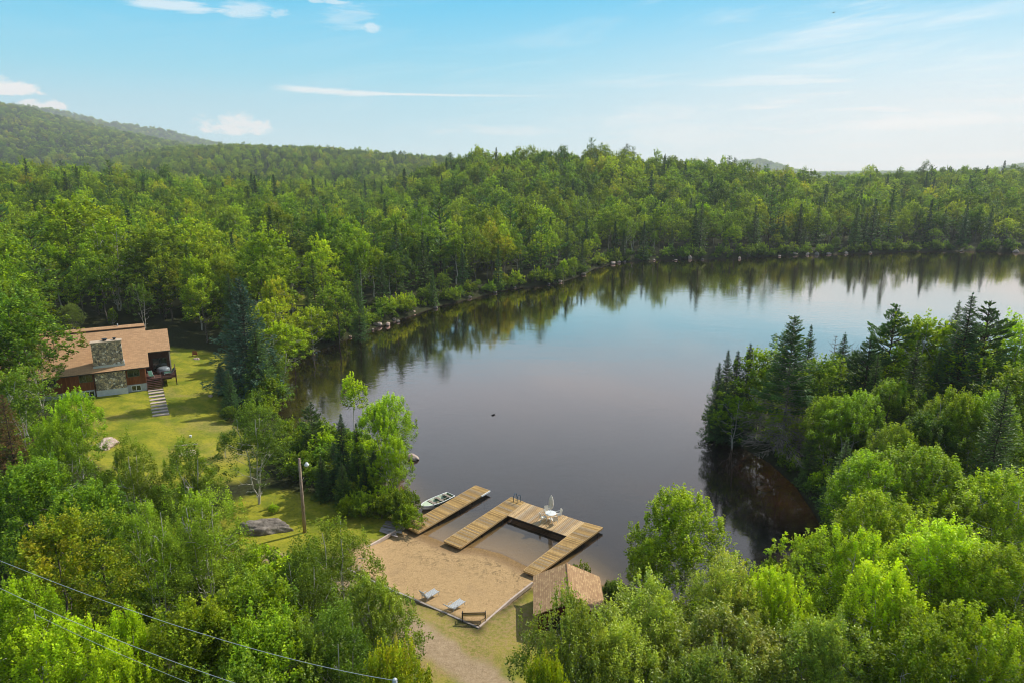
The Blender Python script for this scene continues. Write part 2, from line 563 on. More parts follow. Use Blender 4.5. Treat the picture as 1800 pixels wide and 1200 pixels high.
LAWN = [
    [(110, 720), (90, 690), (150, 640), (300, 612), (395, 622), (400, 660), (385, 720), (450, 760), (470, 790), (420, 830), (300, 850), (200, 850), (140, 800)],
    [(380, 900), (470, 860), (560, 870), (690, 905), (720, 925), (660, 950), (600, 975), (520, 1000), (430, 1000), (385, 960)],
    [(700, 1040), (842, 1110), (935, 1026), (985, 1008), (1060, 1040), (1080, 1100), (1000, 1180), (900, 1260), (700, 1260), (640, 1080), (600, 1010)],
    [(495, 512), (575, 515), (590, 530), (560, 540), (500, 538)],
]
LAWNW = [P2(q, z) for q, z in zip(LAWN, (2.2, 0.9, 0.8, 2.0))]
BEACH = [(590, 988), (669, 946), (712, 923), (740, 905), (1000, 900), (1010, 1000), (930, 1027), (842, 1103), (710, 1045)]
BEACHW = P2(BEACH, 0.6)
ROAD = [(600, 1030), (690, 1085), (760, 1135), (830, 1185), (930, 1260), (1050, 1350)]
ROADW = P2(ROAD, 1.0)
PATH2 = P2([(400, 985), (470, 980), (540, 990), (620, 1020)], 1.2)


def pl_dist(X, Y, Q):
    d = np.full(X.shape, 1e9)
    for i in range(len(Q) - 1): d = np.minimum(d, seg_dist(X, Y, Q[i], Q[i + 1]))
    return d


wob = 1.2 * (fbm(TX / 1.5, TY / 1.5, 21, 3) - 0.5)
lawn = np.zeros(len(TX))
for q in LAWNW: lawn = np.maximum(lawn, ss(-poly_sd(TX, TY, q) + wob, -0.6, 0.8))
beach = ss(-poly_sd(TX, TY, BEACHW), -0.3, 0.25)
roadm = np.maximum(ss(1.5 - pl_dist(TX, TY, ROADW) + wob, -0.3, 0.7), ss(1.0 - pl_dist(TX, TY, PATH2) + wob, -0.3, 0.7) * 0.9)

gm, t = newmat('ground_mat')
geo = t.n('ShaderNodeNewGeometry'); pos = geo.outputs['Position']
n1 = t.noise(pos, 0.35, 5, 0.6); n2 = t.noise(pos, 3.2, 5, 0.65); n3 = t.noise(pos, 14.0, 4, 0.7)
forest = t.mix(t.map(n2, 0.3, 0.7), (0.022, 0.020, 0.010), (0.050, 0.058, 0.018))
grass = t.mix(t.smap(n1, 0.35, 0.65), (0.17, 0.205, 0.014), (0.34, 0.31, 0.028))
grass = t.mix(t.math('MULTIPLY', t.smap(n2, 0.45, 0.7), 0.55), grass, (0.10, 0.125, 0.022))
dry = t.noise(pos, 0.16, 4, 0.6, 0.5)
bxy = at(800, 1110, 0.7)
vd = t.n('ShaderNodeVectorMath', operation='DISTANCE'); t.set(vd, 0, pos); vd.inputs[1].default_value = tuple(bxy)
drymask = t.math('ADD', t.math('MULTIPLY', t.smap(dry, 0.5, 0.7), 0.55), t.smap(vd.outputs['Value'], 8.5, 4.0, 0.0, 0.95), clamp=True)
drymask = t.math('MULTIPLY', drymask, t.smap(n2, 0.62, 0.36, 0.35, 1.0))
grass = t.mix(drymask, grass, (0.36, 0.245, 0.110))
grass = t.mix(t.math('MULTIPLY', t.smap(n3, 0.5, 0.7), 0.35), grass, (0.05, 0.06, 0.012))
sand = t.mix(t.map(n2, 0.3, 0.7), (0.40, 0.262, 0.128), (0.50, 0.33, 0.165))
foot = t.noise(pos, 2.6, 5, 0.75, 1.6)
sand = t.mix(t.math('MULTIPLY', t.smap(foot, 0.53, 0.64), 0.55), sand, (0.22, 0.135, 0.070))
sand = t.mix(t.math('MULTIPLY', t.smap(n1, 0.55, 0.72), 0.3), sand, (0.30, 0.20, 0.11))
road = t.mix(t.map(n2, 0.3, 0.7), (0.30, 0.21, 0.125), (0.45, 0.33, 0.21))
road = t.mix(t.math('MULTIPLY', t.smap(n3, 0.5, 0.7), 0.3), road, (0.20, 0.14, 0.08))
sepz = t.n('ShaderNodeSeparateXYZ'); t.set(sepz, 0, pos)
col = t.mix(t.attr('lawn'), forest, grass)
col = t.mix(t.attr('road'), col, road)
wr = t.math('MULTIPLY', t.smap(t.noise(pos, 1.1, 5, 0.75, 1.0), 0.50, 0.62), t.math('MULTIPLY', t.smap(sepz.outputs[2], 0.36, 0.16), t.smap(sepz.outputs[2], 0.0, 0.1)))
sand = t.mix(t.math('MULTIPLY', wr, 0.65), sand, (0.15, 0.105, 0.055))
sand = t.mix(t.smap(sepz.outputs[2], 0.12, 0.03), sand, (0.26, 0.165, 0.09))
col = t.mix(t.attr('beach'), col, sand)
# wet and sunken ground: absorption by peat brown water painted into bed colour with depth
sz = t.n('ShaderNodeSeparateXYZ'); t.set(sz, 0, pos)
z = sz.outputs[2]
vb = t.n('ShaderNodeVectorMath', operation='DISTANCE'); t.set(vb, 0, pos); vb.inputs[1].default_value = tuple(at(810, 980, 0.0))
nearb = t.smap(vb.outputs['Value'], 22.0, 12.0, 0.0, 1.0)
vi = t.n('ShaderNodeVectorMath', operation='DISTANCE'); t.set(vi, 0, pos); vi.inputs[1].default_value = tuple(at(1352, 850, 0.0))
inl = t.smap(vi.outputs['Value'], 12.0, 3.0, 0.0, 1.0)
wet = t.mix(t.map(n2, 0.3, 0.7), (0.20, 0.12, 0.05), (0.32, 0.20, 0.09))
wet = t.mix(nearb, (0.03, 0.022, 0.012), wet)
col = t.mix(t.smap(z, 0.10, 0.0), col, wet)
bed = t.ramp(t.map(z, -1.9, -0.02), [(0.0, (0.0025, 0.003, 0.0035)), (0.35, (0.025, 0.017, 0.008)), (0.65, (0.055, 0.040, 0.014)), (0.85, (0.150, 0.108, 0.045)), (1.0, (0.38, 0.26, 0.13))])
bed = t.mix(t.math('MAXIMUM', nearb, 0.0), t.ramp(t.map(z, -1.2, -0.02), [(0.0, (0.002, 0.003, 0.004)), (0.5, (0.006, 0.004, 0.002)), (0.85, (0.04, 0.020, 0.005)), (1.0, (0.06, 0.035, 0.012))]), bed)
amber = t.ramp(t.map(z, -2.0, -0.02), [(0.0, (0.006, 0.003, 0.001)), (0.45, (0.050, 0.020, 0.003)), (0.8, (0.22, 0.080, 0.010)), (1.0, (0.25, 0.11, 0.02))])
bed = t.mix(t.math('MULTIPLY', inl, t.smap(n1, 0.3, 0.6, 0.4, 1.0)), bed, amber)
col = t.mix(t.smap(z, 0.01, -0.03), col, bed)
hb = t.math('ADD', t.math('MULTIPLY', n3, 0.4), t.math('MULTIPLY', foot, 1.0))
t.out(principled(t, col, 0.95, t.bump(hb, 0.6, 0.14), 0.1))
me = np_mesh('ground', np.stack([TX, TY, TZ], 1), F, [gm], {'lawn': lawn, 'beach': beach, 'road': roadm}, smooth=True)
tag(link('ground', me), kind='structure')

# ------------------------------------------------------------------ water
wm, t = newmat('lake_water')
geo = t.n('ShaderNodeNewGeometry'); pos = geo.outputs['Position']
mp = t.n('ShaderNodeMapping'); t.set(mp, 0, pos); mp.inputs['Scale'].default_value = (0.6, 1.0, 1.0)
w1 = t.noise(mp.outputs[0], 2.2, 3, 0.5); w2 = t.noise(mp.outputs[0], 0.55, 3, 0.5, 0.4); w3 = t.noise(mp.outputs[0], 6.5, 2, 0.5)
patch = t.noise(pos, 0.018, 4, 0.6, 1.0)
amp = t.smap(patch, 0.40, 0.66, 0.35, 1.6)
hgt = t.math('ADD', t.math('MULTIPLY', w1, 0.5), t.math('MULTIPLY', w2, 1.0))
hgt = t.math('ADD', hgt, t.math('MULTIPLY', w3, 0.10))
hgt = t.math('MULTIPLY', hgt, amp)
bmp = t.n('ShaderNodeBump'); bmp.inputs['Strength'].default_value = 0.15; bmp.inputs['Distance'].default_value = 0.09
t.set(bmp, 'Height', hgt)
dt = t.n('ShaderNodeVectorMath', operation='DOT_PRODUCT'); t.set(dt, 0, geo.outputs['Incoming']); t.set(dt, 1, bmp)
cs_ = t.math('ABSOLUTE', dt.outputs['Value'])
fr = t.math('ADD', t.math('MULTIPLY', t.math('POWER', t.math('SUBTRACT', 1.0, cs_, clamp=True), 5.0), 0.976), 0.024)
gl = t.n('ShaderNodeBsdfGlossy'); t.set(gl, 'Normal', bmp); gl.inputs['Roughness'].default_value = 0.06
gl.inputs[0].default_value = (1.0, 0.78, 0.69, 1)
tp = t.n('ShaderNodeBsdfTransparent'); tp.inputs[0].default_value = (0.97, 0.92, 0.80, 1)
df = t.n('ShaderNodeBsdfDiffuse'); df.inputs[0].default_value = (0.022, 0.026, 0.032, 1)
m1 = t.n('ShaderNodeMixShader'); m1.inputs[0].default_value = 0.18; t.set(m1, 1, tp); t.set(m1, 2, df)
fac = t.math('ADD', t.math('MULTIPLY', fr, 2.8), 0.02, clamp=True)
m2 = t.n('ShaderNodeMixShader'); t.set(m2, 0, fac); t.set(m2, 1, m1); t.set(m2, 2, gl)
t.out(m2)
n = len(SHW)
mb = MB()
# a sheet a little wider than the lake (it dips under the banks)
wx = [at(-100, 900)[0] - 30, 700.0]
mb.add([(-90, 30, 0), (900, 30, 0), (900, 400, 0), (-90, 400, 0)], [(0, 1, 2, 3)])
tag(mb.build('lake_water', wm), kind='structure')


# ------------------------------------------------------------------ tree meshes
def mat_bark(name, col, dark, vscale=3.0, marks=False):
    m, t = newmat(name)
    co = t.n('ShaderNodeTexCoord').outputs['Object']
    mp = t.n('ShaderNodeMapping'); t.set(mp, 0, co); mp.inputs['Scale'].default_value = (6, 6, 1.2 if not marks else 9)
    nz = t.noise(mp.outputs[0], vscale, 5, 0.65)
    c = t.mix(t.smap(nz, 0.42, 0.62) if not marks else t.smap(nz, 0.60, 0.68), col, dark)
    t.out(principled(t, c, 0.9, t.bump(nz, 0.6, 0.03), 0.1))
    return m


BARK_GREY = mat_bark('bark_grey', (0.20, 0.165, 0.13), (0.07, 0.055, 0.04))
BARK_BIRCH = mat_bark('bark_birch', (0.50, 0.45, 0.38), (0.08, 0.065, 0.05), 1.2, True)
BARK_DARK = mat_bark('bark_dark', (0.10, 0.075, 0.055), (0.035, 0.026, 0.02))
BARK_DEAD = mat_bark('bark_dead', (0.42, 0.37, 0.33), (0.20, 0.17, 0.15))

L_MAPLE = leaf_mat('leaf_maple', [(0.0, (0.030, 0.085, 0.012)), (0.36, (0.088, 0.180, 0.008)), (0.64, (0.205, 0.305, 0.006)), (0.90, (0.340, 0.400, 0.007)), (1.0, (0.42, 0.36, 0.015))])
L_BRIGHT = leaf_mat('leaf_bright', [(0.0, (0.095, 0.190, 0.008)), (0.4, (0.235, 0.370, 0.004)), (0.78, (0.400, 0.490, 0.005)), (1.0, (0.50, 0.48, 0.015))], pos_amt=0.2)
L_BIRCH = leaf_mat('leaf_birch', [(0.0, (0.065, 0.145, 0.014)), (0.4, (0.145, 0.245, 0.012)), (0.8, (0.255, 0.335, 0.015)), (1.0, (0.36, 0.34, 0.03))], pos_amt=0.2)
L_OLIVE = leaf_mat('leaf_olive', [(0.0, (0.080, 0.150, 0.014)), (0.4, (0.170, 0.255, 0.016)), (0.75, (0.290, 0.340, 0.028)), (1.0, (0.44, 0.32, 0.08))], pos_amt=0.2, spec=0.5, rough=0.4)
L_SPRUCE = leaf_mat('leaf_spruce', [(0.0, (0.032, 0.085, 0.030)), (0.4, (0.055, 0.130, 0.028)), (0.75, (0.110, 0.185, 0.020)), (1.0, (0.18, 0.21, 0.025))], trans=0.2, pos_amt=0.25)
L_BLUE = leaf_mat('leaf_blue_spruce', [(0.0, (0.035, 0.085, 0.060)), (0.5, (0.055, 0.120, 0.075)), (1.0, (0.09, 0.16, 0.08))], trans=0.1, pos_amt=0.1)
L_PINE = leaf_mat('leaf_pine', [(0.0, (0.040, 0.110, 0.034)), (0.4, (0.080, 0.180, 0.034)), (0.8, (0.150, 0.250, 0.030)), (1.0, (0.25, 0.27, 0.04))], trans=0.25, pos_amt=0.15)
L_BROWN = leaf_mat('leaf_dry', [(0.0, (0.10, 0.055, 0.015)), (0.6, (0.16, 0.09, 0.02)), (1.0, (0.14, 0.13, 0.02))], trans=0.2, pos_amt=0.1)
L_DEAD = mat_bark('twig_dead', (0.33, 0.27, 0.22), (0.18, 0.14, 0.11))


def leaves(C, D, S, r, ratio=0.62, spread=1.0):
    """rhombic leaves: centres C, axis directions D, sizes S"""
    n = len(C)
    D = D / np.linalg.norm(D, axis=1, keepdims=True)
    q = r.normal(size=(n, 3)) * spread * 0.75 + np.array([0, 0, 0.75])
    W = np.cross(D, q); W /= np.linalg.norm(W, axis=1, keepdims=True) + 1e-9
    S = np.asarray(S).reshape(-1, 1)
    Nn = np.cross(D, W)
    a = C - D * S * 0.5; b = C + W * S * 0.5 * ratio + D * S * 0.08 + Nn * S * 0.10
    c = C + D * S * 0.5; d = C - W * S * 0.5 * ratio + D * S * 0.08 + Nn * S * 0.10
    V = np.stack([a, b, c, d], 1).reshape(-1, 3)
    F = np.arange(n * 4).reshape(-1, 4)
    return V, F


def tubes(paths, n=5):
    """list of (pts (k,3), radii (k)) to quads"""
    VV, FF = [], []; off = 0
    for pts, rad in paths:
        pts = np.asarray(pts, float); k = len(pts)
        tg = np.gradient(pts, axis=0); tg /= np.linalg.norm(tg, axis=1, keepdims=True) + 1e-9
        ref = np.where(np.abs(tg[:, 2:3]) > 0.9, np.array([[0, 1.0, 0]]), np.array([[0, 0, 1.0]]))
        u = np.cross(tg, ref); u /= np.linalg.norm(u, axis=1, keepdims=True) + 1e-9
        w_ = np.cross(tg, u)
        a = np.arange(n) * 2 * PI / n
        ring = pts[:, None, :] + (u[:, None, :] * np.cos(a)[None, :, None] + w_[:, None, :] * np.sin(a)[None, :, None]) * np.asarray(rad)[:, None, None]
        VV.append(ring.reshape(-1, 3))
        i, j = np.meshgrid(np.arange(k - 1), np.arange(n), indexing='ij')
        f = np.stack([i * n + j, i * n + (j + 1) % n, (i + 1) * n + (j + 1) % n, (i + 1) * n + j], -1).reshape(-1, 4) + off
        FF.append(f); off += k * n
    return np.concatenate(VV), np.concatenate(FF)


def curve3(a, b, sag, k=5, r=None, jit=0.0):
    s = np.linspace(0, 1, k)[:, None]
    p = a + (b - a) * s + np.array([0, 0, 1.0]) * sag * 4 * s * (1 - s)
    if jit and r is not None: p[1:-1] += r.normal(size=(k - 2, 3)) * jit
    return p


def broad(H, seed, rad=0.30, base=0.12, nclump=260, per=60, leaf=0.16, cl=0.55, shoots=0.5, limbs=14, top=0.55, lean=0.0, forks=1, flat=0.75, trunk_r=0.011, lobes=5, upright=1.0):
    """broadleaf tree of height H. crown and wood as (V,F,hu,sh) and (V,F)"""
    r = np.random.default_rng(seed)
    paths = []
    Rc = H * rad
    # lobed envelope
    lob = r.normal(size=(lobes, 3)); lob[:, 2] = np.abs(lob[:, 2]) * 0.7 - 0.2; lob /= np.linalg.norm(lob, axis=1, keepdims=True)
    lobw = r.uniform(0.10, 0.38, lobes)
    zc = H * (base + (1 - base) * 0.48)
    hz_ = H * (1 - base) * 0.52

    def env(dirs):
        m = np.full(len(dirs), 0.74)
        for l_, w_ in zip(lob, lobw):
            m = m + w_ * np.clip(dirs @ l_, 0, 1) ** 4
        return m * r.uniform(0.88, 1.08, len(dirs))

    trunks = []
    for k in range(forks):
        az_ = 2 * PI * k / max(forks, 1) + r.uniform(0, 1)
        sp = 0 if forks == 1 else Rc * 0.35
        tip = np.array([math.cos(az_) * sp + lean, math.sin(az_) * sp, H * r.uniform(0.86, 0.93)])
        pts = curve3(np.array([0, 0, -0.6]), tip, 0, 9, r, H * 0.008)
        rr = np.linspace(trunk_r * H / (1 if forks == 1 else 1.4), 0.012 * H * 0.18, 9)
        paths.append((pts, rr)); trunks.append(pts)
    ends = []
    for k in range(limbs * forks):
        T = trunks[k % forks]
        s = base * 0.75 + (0.93 - base * 0.75) * ((k // forks + r.uniform(0, 0.8)) / limbs)
        ix = s * 8; i0 = int(min(ix, 7)); a = T[i0] + (T[i0 + 1] - T[i0]) * (ix - i0)
        az_ = k * 2.399 + r.uniform(-0.4, 0.4)
        elv = r.uniform(0.15, 0.75) * upright + s * 0.35
        d = np.array([math.cos(az_) * math.cos(elv), math.sin(az_) * math.cos(elv), math.sin(elv)])
        c0 = np.array([lean * 0.6, 0, zc])
        # reach to ellipsoid envelope
        L = Rc * r.uniform(0.75, 1.0) * (1.1 - 0.55 * max(0, (s - 0.55)) / 0.45)
        b = a + d * L
        for _ in range(12):
            q_ = (b - c0) / np.array([Rc, Rc, hz_])
            if q_ @ q_ < 0.50: break
            L *= 0.88; b = a + d * L
            if L < 0.15 * Rc: break
        p = curve3(a, b, -L * 0.05, 5, r, L * 0.03)
        rr = np.linspace(trunk_r * H * 0.42 * (1.1 - s), 0.02, 5)
        paths.append((p, rr))
        for q in range(3):
            j = r.integers(2, 5); a2 = p[j]
            d2 = d + r.normal(size=3) * 0.7; d2 /= np.linalg.norm(d2)
            b2 = a2 + d2 * L * r.uniform(0.2, 0.38)
            paths.append((curve3(a2, b2, 0, 3, r, 0.03), np.array([0.03, 0.02, 0.008]) * H / 12))
    # clump centres on the envelope and inside
    dirs = r.normal(size=(nclump, 3)); dirs[:, 2] = np.where((dirs[:, 2] < -0.75) | ((dirs[:, 2] < -0.2) & (r.random(nclump) < 0.3)), -dirs[:, 2], dirs[:, 2])
    dirs /= np.linalg.norm(dirs, axis=1, keepdims=True)
    e = env(dirs)
    e *= np.where(r.random(nclump) < 0.33, r.uniform(0.25, 0.8, nclump), r.uniform(0.86, 1.06, nclump))
    # egg shape: wider below the middle
    zz = dirs[:, 2] * e
    wfac = 1.0 + 0.18 * np.clip(-zz, -1, 1) * 1.0 - (1 - top) * 0.5 * np.clip(zz, 0, 1)
    C = np.stack([dirs[:, 0] * e * Rc * wfac + lean * (0.5 + zz * 0.4), dirs[:, 1] * e * Rc * wfac, zc + zz * hz_], 1)
    # angular gaps
    keep = fbm(np.arctan2(dirs[:, 1], dirs[:, 0]) * 1.6 + 10, zz * 3 + seed, seed, 2) > 0.35
    C = C[keep]; dirs = dirs[keep]; zz = zz[keep]
    m = len(C)
    n = m * per
    ci = np.repeat(np.arange(m), per)
    rad_c = cl * r.uniform(0.7, 1.25, m)
    off = r.normal(size=(n, 3)); ln = np.linalg.norm(off, axis=1, keepdims=True); off = off / ln * (r.random((n, 1)) ** 0.45)
    out = dirs[ci]
    sh_ = r.random(m) < shoots * np.clip(zz + 0.35, 0, 1)
    st = np.ones((m, 3)); st[:, 2] = flat
    st[sh_] = (0.42, 0.42, 1.7)
    P = C[ci] + off * rad_c[ci, None] * st[ci]
    P[:, 2] += np.where(sh_, 0.6 * cl, 0)[ci]
    D = (out * 0.7 + r.normal(size=(n, 3)) * 0.7) * np.array([1, 1, 0.6])
    S = leaf * r.uniform(0.7, 1.3, n)
    V, F = leaves(P, D, S, r)
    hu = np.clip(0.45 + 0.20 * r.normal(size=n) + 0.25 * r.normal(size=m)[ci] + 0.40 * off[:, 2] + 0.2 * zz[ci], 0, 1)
    sh = np.clip(0.92 + 0.16 * r.normal(size=n) + 0.16 * r.normal(size=m)[ci] + 0.32 * zz[ci] + 0.38 * off[:, 2], 0.25, 1.8)  # occlusion painted into leaf colour: clump tops lighter and yellower, undersides darker
    WV, WF = tubes(paths)
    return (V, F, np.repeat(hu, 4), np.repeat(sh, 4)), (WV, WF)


def conifer(H, seed, rad=0.20, base=0.08, dz=0.35, nb=7, tw=26, leaf=0.34, droop=0.25, gap=0.0, dead=0.0, power=0.85, irr=0.18, ratio=0.30, trunk_r=0.010, tufts=False):
    r = np.random.default_rng(seed)
    paths = [(curve3(np.array([0, 0, -0.6]), np.array([0, 0, H * 0.99]), 0, 7, r, 0.03), np.linspace(trunk_r * H, 0.02, 7))]
    Cs, Ds, Ss, hus, shs = [], [], [], [], []
    dC, dD, dS = [], [], []
    z = H * base; wi = 0
    while z < H * 0.985:
        s = (z / H - base) / (1 - base)
        L0 = H * rad * ((1 - s) ** power) * (0.55 + 0.45 * min(1, (s + 0.08) * 6)) + 0.12
        L0 *= 1 + irr * r.normal() * (1.2 if tufts else 0.6)
        k = nb if s < 0.85 else max(4, nb - 2)
        for b in range(k):
            if r.random() < gap: continue
            a_ = 2 * PI * b / k + wi * 1.1 + r.uniform(-0.3, 0.3)
            L = max(0.12, L0 * (1 + irr * r.normal()))
            up = (0.75 * s + (0.25 if tufts else 0.02)) - droop * (1 - s)
            d = np.array([math.cos(a_), math.sin(a_), up]); d /= np.linalg.norm(d)
            A0 = np.array([0, 0, z + r.uniform(-0.1, 0.1)])
            sag = -droop * L * 0.22
            isdead = (s < dead * (0.85 + 0.3 * r.random()))
            bp = curve3(A0, A0 + d * L, sag, 4)
            paths.append((bp, np.linspace(0.035, 0.008, 4) * H / 12 * (1.2 if tufts else 0.8)))
            n = max(4, int(tw * L / (H * rad)))
            if isdead: n = max(3, n // 2)
            u = r.random(n) ** 0.75
            u = (0.12 + 0.9 * u) if not tufts else (0.45 + 0.6 * u)
            c = A0 + d * (L * u)[:, None] + np.array([0, 0, 1.0]) * (sag * 4 * u * (1 - u))[:, None]
            side = np.array([-math.sin(a_), math.cos(a_), 0.0])
            sg = r.choice([-1, 1], n)
            wdt = (0.30 * L * (1.15 - u) + 0.08) * r.random(n) * (1 if not tufts else 1.5)
            c = c + side * (sg * wdt)[:, None] + np.array([0, 0, 1.0]) * (r.uniform(-0.18, 0.06, n) * (0.4 + 0.6 * L))[:, None] * (1 if not tufts else 0.8)
            dd = d * 0.9 + side * sg[:, None] * r.uniform(0.3, 0.9, n)[:, None] + np.array([0, 0, 1.0]) * (r.normal(size=n) * 0.22 - (0.15 if not tufts else -0.25))[:, None]
            if isdead:
                dC.append(c); dD.append(dd); dS.append(leaf * r.uniform(0.8, 1.6, n))
            else:
                Cs.append(c); Ds.append(dd); Ss.append(leaf * r.uniform(0.7, 1.25, n) * (0.75 + 0.5 * (1 - s)))
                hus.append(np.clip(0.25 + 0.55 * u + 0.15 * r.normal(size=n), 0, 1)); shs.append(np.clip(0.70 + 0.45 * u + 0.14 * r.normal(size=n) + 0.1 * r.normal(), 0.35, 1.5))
        z += dz * (1.15 - 0.45 * s) * r.uniform(0.8, 1.2); wi += 1
    # leader
    n = 14
    Cs.append(np.stack([r.normal(size=n) * 0.04, r.normal(size=n) * 0.04, H * 0.96 + r.random(n) * H * 0.045], 1))
    Ds.append(np.stack([r.normal(size=n) * 0.5, r.normal(size=n) * 0.5, np.ones(n)], 1)); Ss.append(np.full(n, leaf * 0.7)); hus.append(np.full(n, 0.4)); shs.append(np.full(n, 0.8))
    C, D, S = np.concatenate(Cs), np.concatenate(Ds), np.concatenate(Ss)
    V, F = leaves(C, D, S, r, ratio, 0.6)
    V = V
    hu = np.repeat(np.concatenate(hus), 4); sh = np.repeat(np.concatenate(shs), 4)
    WV, WF = tubes(paths, 4)
    if dC:
        V2, F2 = leaves(np.concatenate(dC), np.concatenate(dD), np.concatenate(dS) * 1.3, r, 0.07, 0.6)
        WF = np.concatenate([WF, F2 + len(WV)]); WV = np.concatenate([WV, V2])
    return (V, F, hu, sh), (WV, WF)


def cw_meshes(name, cw, leafm, bark):
    (V, F, hu, sh), (WV, WF) = cw
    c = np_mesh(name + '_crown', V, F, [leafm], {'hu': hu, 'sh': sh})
    w_ = np_mesh(name + '_trunk', WV, WF, [bark], smooth=True)
    return c, w_


def joined(name, cw, leafm, bark):
    (V, F, hu, sh), (WV, WF) = cw
    n = len(V)
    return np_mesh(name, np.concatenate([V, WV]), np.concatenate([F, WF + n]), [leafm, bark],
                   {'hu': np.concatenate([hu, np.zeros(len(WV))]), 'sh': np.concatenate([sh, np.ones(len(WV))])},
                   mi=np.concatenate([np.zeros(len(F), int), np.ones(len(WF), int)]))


# unit heights (metres) of the prototypes; copies are scaled
NEAR = {}   # kind -> list of (height, crown mesh, trunk mesh)
def near(kind, H, cw, lm, bk): NEAR.setdefault(kind, []).append((H,) + cw_meshes(kind, cw, lm, bk))


for i in range(3):
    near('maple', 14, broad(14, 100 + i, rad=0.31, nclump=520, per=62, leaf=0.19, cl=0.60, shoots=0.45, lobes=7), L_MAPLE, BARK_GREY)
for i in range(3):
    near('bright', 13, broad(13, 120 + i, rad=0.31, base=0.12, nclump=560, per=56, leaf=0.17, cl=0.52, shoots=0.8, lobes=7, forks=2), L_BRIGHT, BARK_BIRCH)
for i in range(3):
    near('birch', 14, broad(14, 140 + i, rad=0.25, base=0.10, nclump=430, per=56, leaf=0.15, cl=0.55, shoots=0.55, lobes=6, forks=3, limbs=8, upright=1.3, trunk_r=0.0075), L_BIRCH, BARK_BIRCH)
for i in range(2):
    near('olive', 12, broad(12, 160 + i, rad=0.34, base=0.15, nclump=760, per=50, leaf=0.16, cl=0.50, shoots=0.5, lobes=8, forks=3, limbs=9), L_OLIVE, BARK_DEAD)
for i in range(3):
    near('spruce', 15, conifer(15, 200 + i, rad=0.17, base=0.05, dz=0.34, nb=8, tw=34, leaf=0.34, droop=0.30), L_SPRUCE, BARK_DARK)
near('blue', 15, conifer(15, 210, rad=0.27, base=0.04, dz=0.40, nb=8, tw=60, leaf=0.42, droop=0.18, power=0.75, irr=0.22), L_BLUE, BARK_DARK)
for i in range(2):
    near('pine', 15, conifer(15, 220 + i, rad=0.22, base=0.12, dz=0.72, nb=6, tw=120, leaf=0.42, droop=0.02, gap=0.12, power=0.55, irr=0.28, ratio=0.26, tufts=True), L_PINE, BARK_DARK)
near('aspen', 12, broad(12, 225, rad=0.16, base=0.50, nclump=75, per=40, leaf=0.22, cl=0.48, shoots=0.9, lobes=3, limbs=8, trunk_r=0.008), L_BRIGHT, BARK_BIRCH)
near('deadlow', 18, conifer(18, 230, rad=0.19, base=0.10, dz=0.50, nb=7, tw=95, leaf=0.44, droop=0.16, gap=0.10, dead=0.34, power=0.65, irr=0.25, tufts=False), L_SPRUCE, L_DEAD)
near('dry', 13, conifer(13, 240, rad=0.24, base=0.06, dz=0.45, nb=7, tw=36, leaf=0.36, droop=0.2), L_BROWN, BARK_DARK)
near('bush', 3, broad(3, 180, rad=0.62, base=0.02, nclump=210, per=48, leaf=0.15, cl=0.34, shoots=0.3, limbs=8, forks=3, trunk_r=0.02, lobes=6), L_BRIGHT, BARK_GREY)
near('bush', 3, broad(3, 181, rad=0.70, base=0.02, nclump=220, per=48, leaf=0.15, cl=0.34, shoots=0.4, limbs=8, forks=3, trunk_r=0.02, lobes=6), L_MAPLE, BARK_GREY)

# lighter copies for the woods
FAR = []    # (kind, height, mesh)
def far_(kind, H, cw, lm, bk): FAR.append((kind, H, joined('woods_%02d_%s' % (len(FAR), kind), cw, lm, bk)))


for i in range(8):
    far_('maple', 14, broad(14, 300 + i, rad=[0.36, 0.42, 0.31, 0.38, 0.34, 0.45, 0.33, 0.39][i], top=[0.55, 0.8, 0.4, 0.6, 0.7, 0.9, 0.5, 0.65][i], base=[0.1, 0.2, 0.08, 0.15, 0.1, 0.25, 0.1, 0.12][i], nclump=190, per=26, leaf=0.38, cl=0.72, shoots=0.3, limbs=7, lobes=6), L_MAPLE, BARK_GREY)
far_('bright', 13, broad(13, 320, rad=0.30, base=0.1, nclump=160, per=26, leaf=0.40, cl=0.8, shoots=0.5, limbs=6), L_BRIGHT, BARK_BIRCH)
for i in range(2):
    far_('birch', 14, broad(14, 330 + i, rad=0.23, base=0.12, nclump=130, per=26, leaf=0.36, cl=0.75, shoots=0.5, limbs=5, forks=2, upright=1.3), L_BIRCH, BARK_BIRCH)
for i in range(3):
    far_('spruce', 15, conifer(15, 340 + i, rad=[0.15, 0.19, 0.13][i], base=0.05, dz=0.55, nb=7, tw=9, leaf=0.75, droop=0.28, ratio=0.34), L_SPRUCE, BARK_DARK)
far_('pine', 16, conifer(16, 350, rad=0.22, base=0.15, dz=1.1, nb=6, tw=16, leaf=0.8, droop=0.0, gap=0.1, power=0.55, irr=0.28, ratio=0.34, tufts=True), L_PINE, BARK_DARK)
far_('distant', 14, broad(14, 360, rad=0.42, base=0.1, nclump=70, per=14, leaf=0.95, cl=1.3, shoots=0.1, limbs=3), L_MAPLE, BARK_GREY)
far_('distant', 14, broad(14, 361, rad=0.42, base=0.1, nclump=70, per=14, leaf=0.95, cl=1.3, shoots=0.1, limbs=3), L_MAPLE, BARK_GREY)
KIDX = {}
for i, f in enumerate(FAR): KIDX.setdefault(f[0], []).append(i)


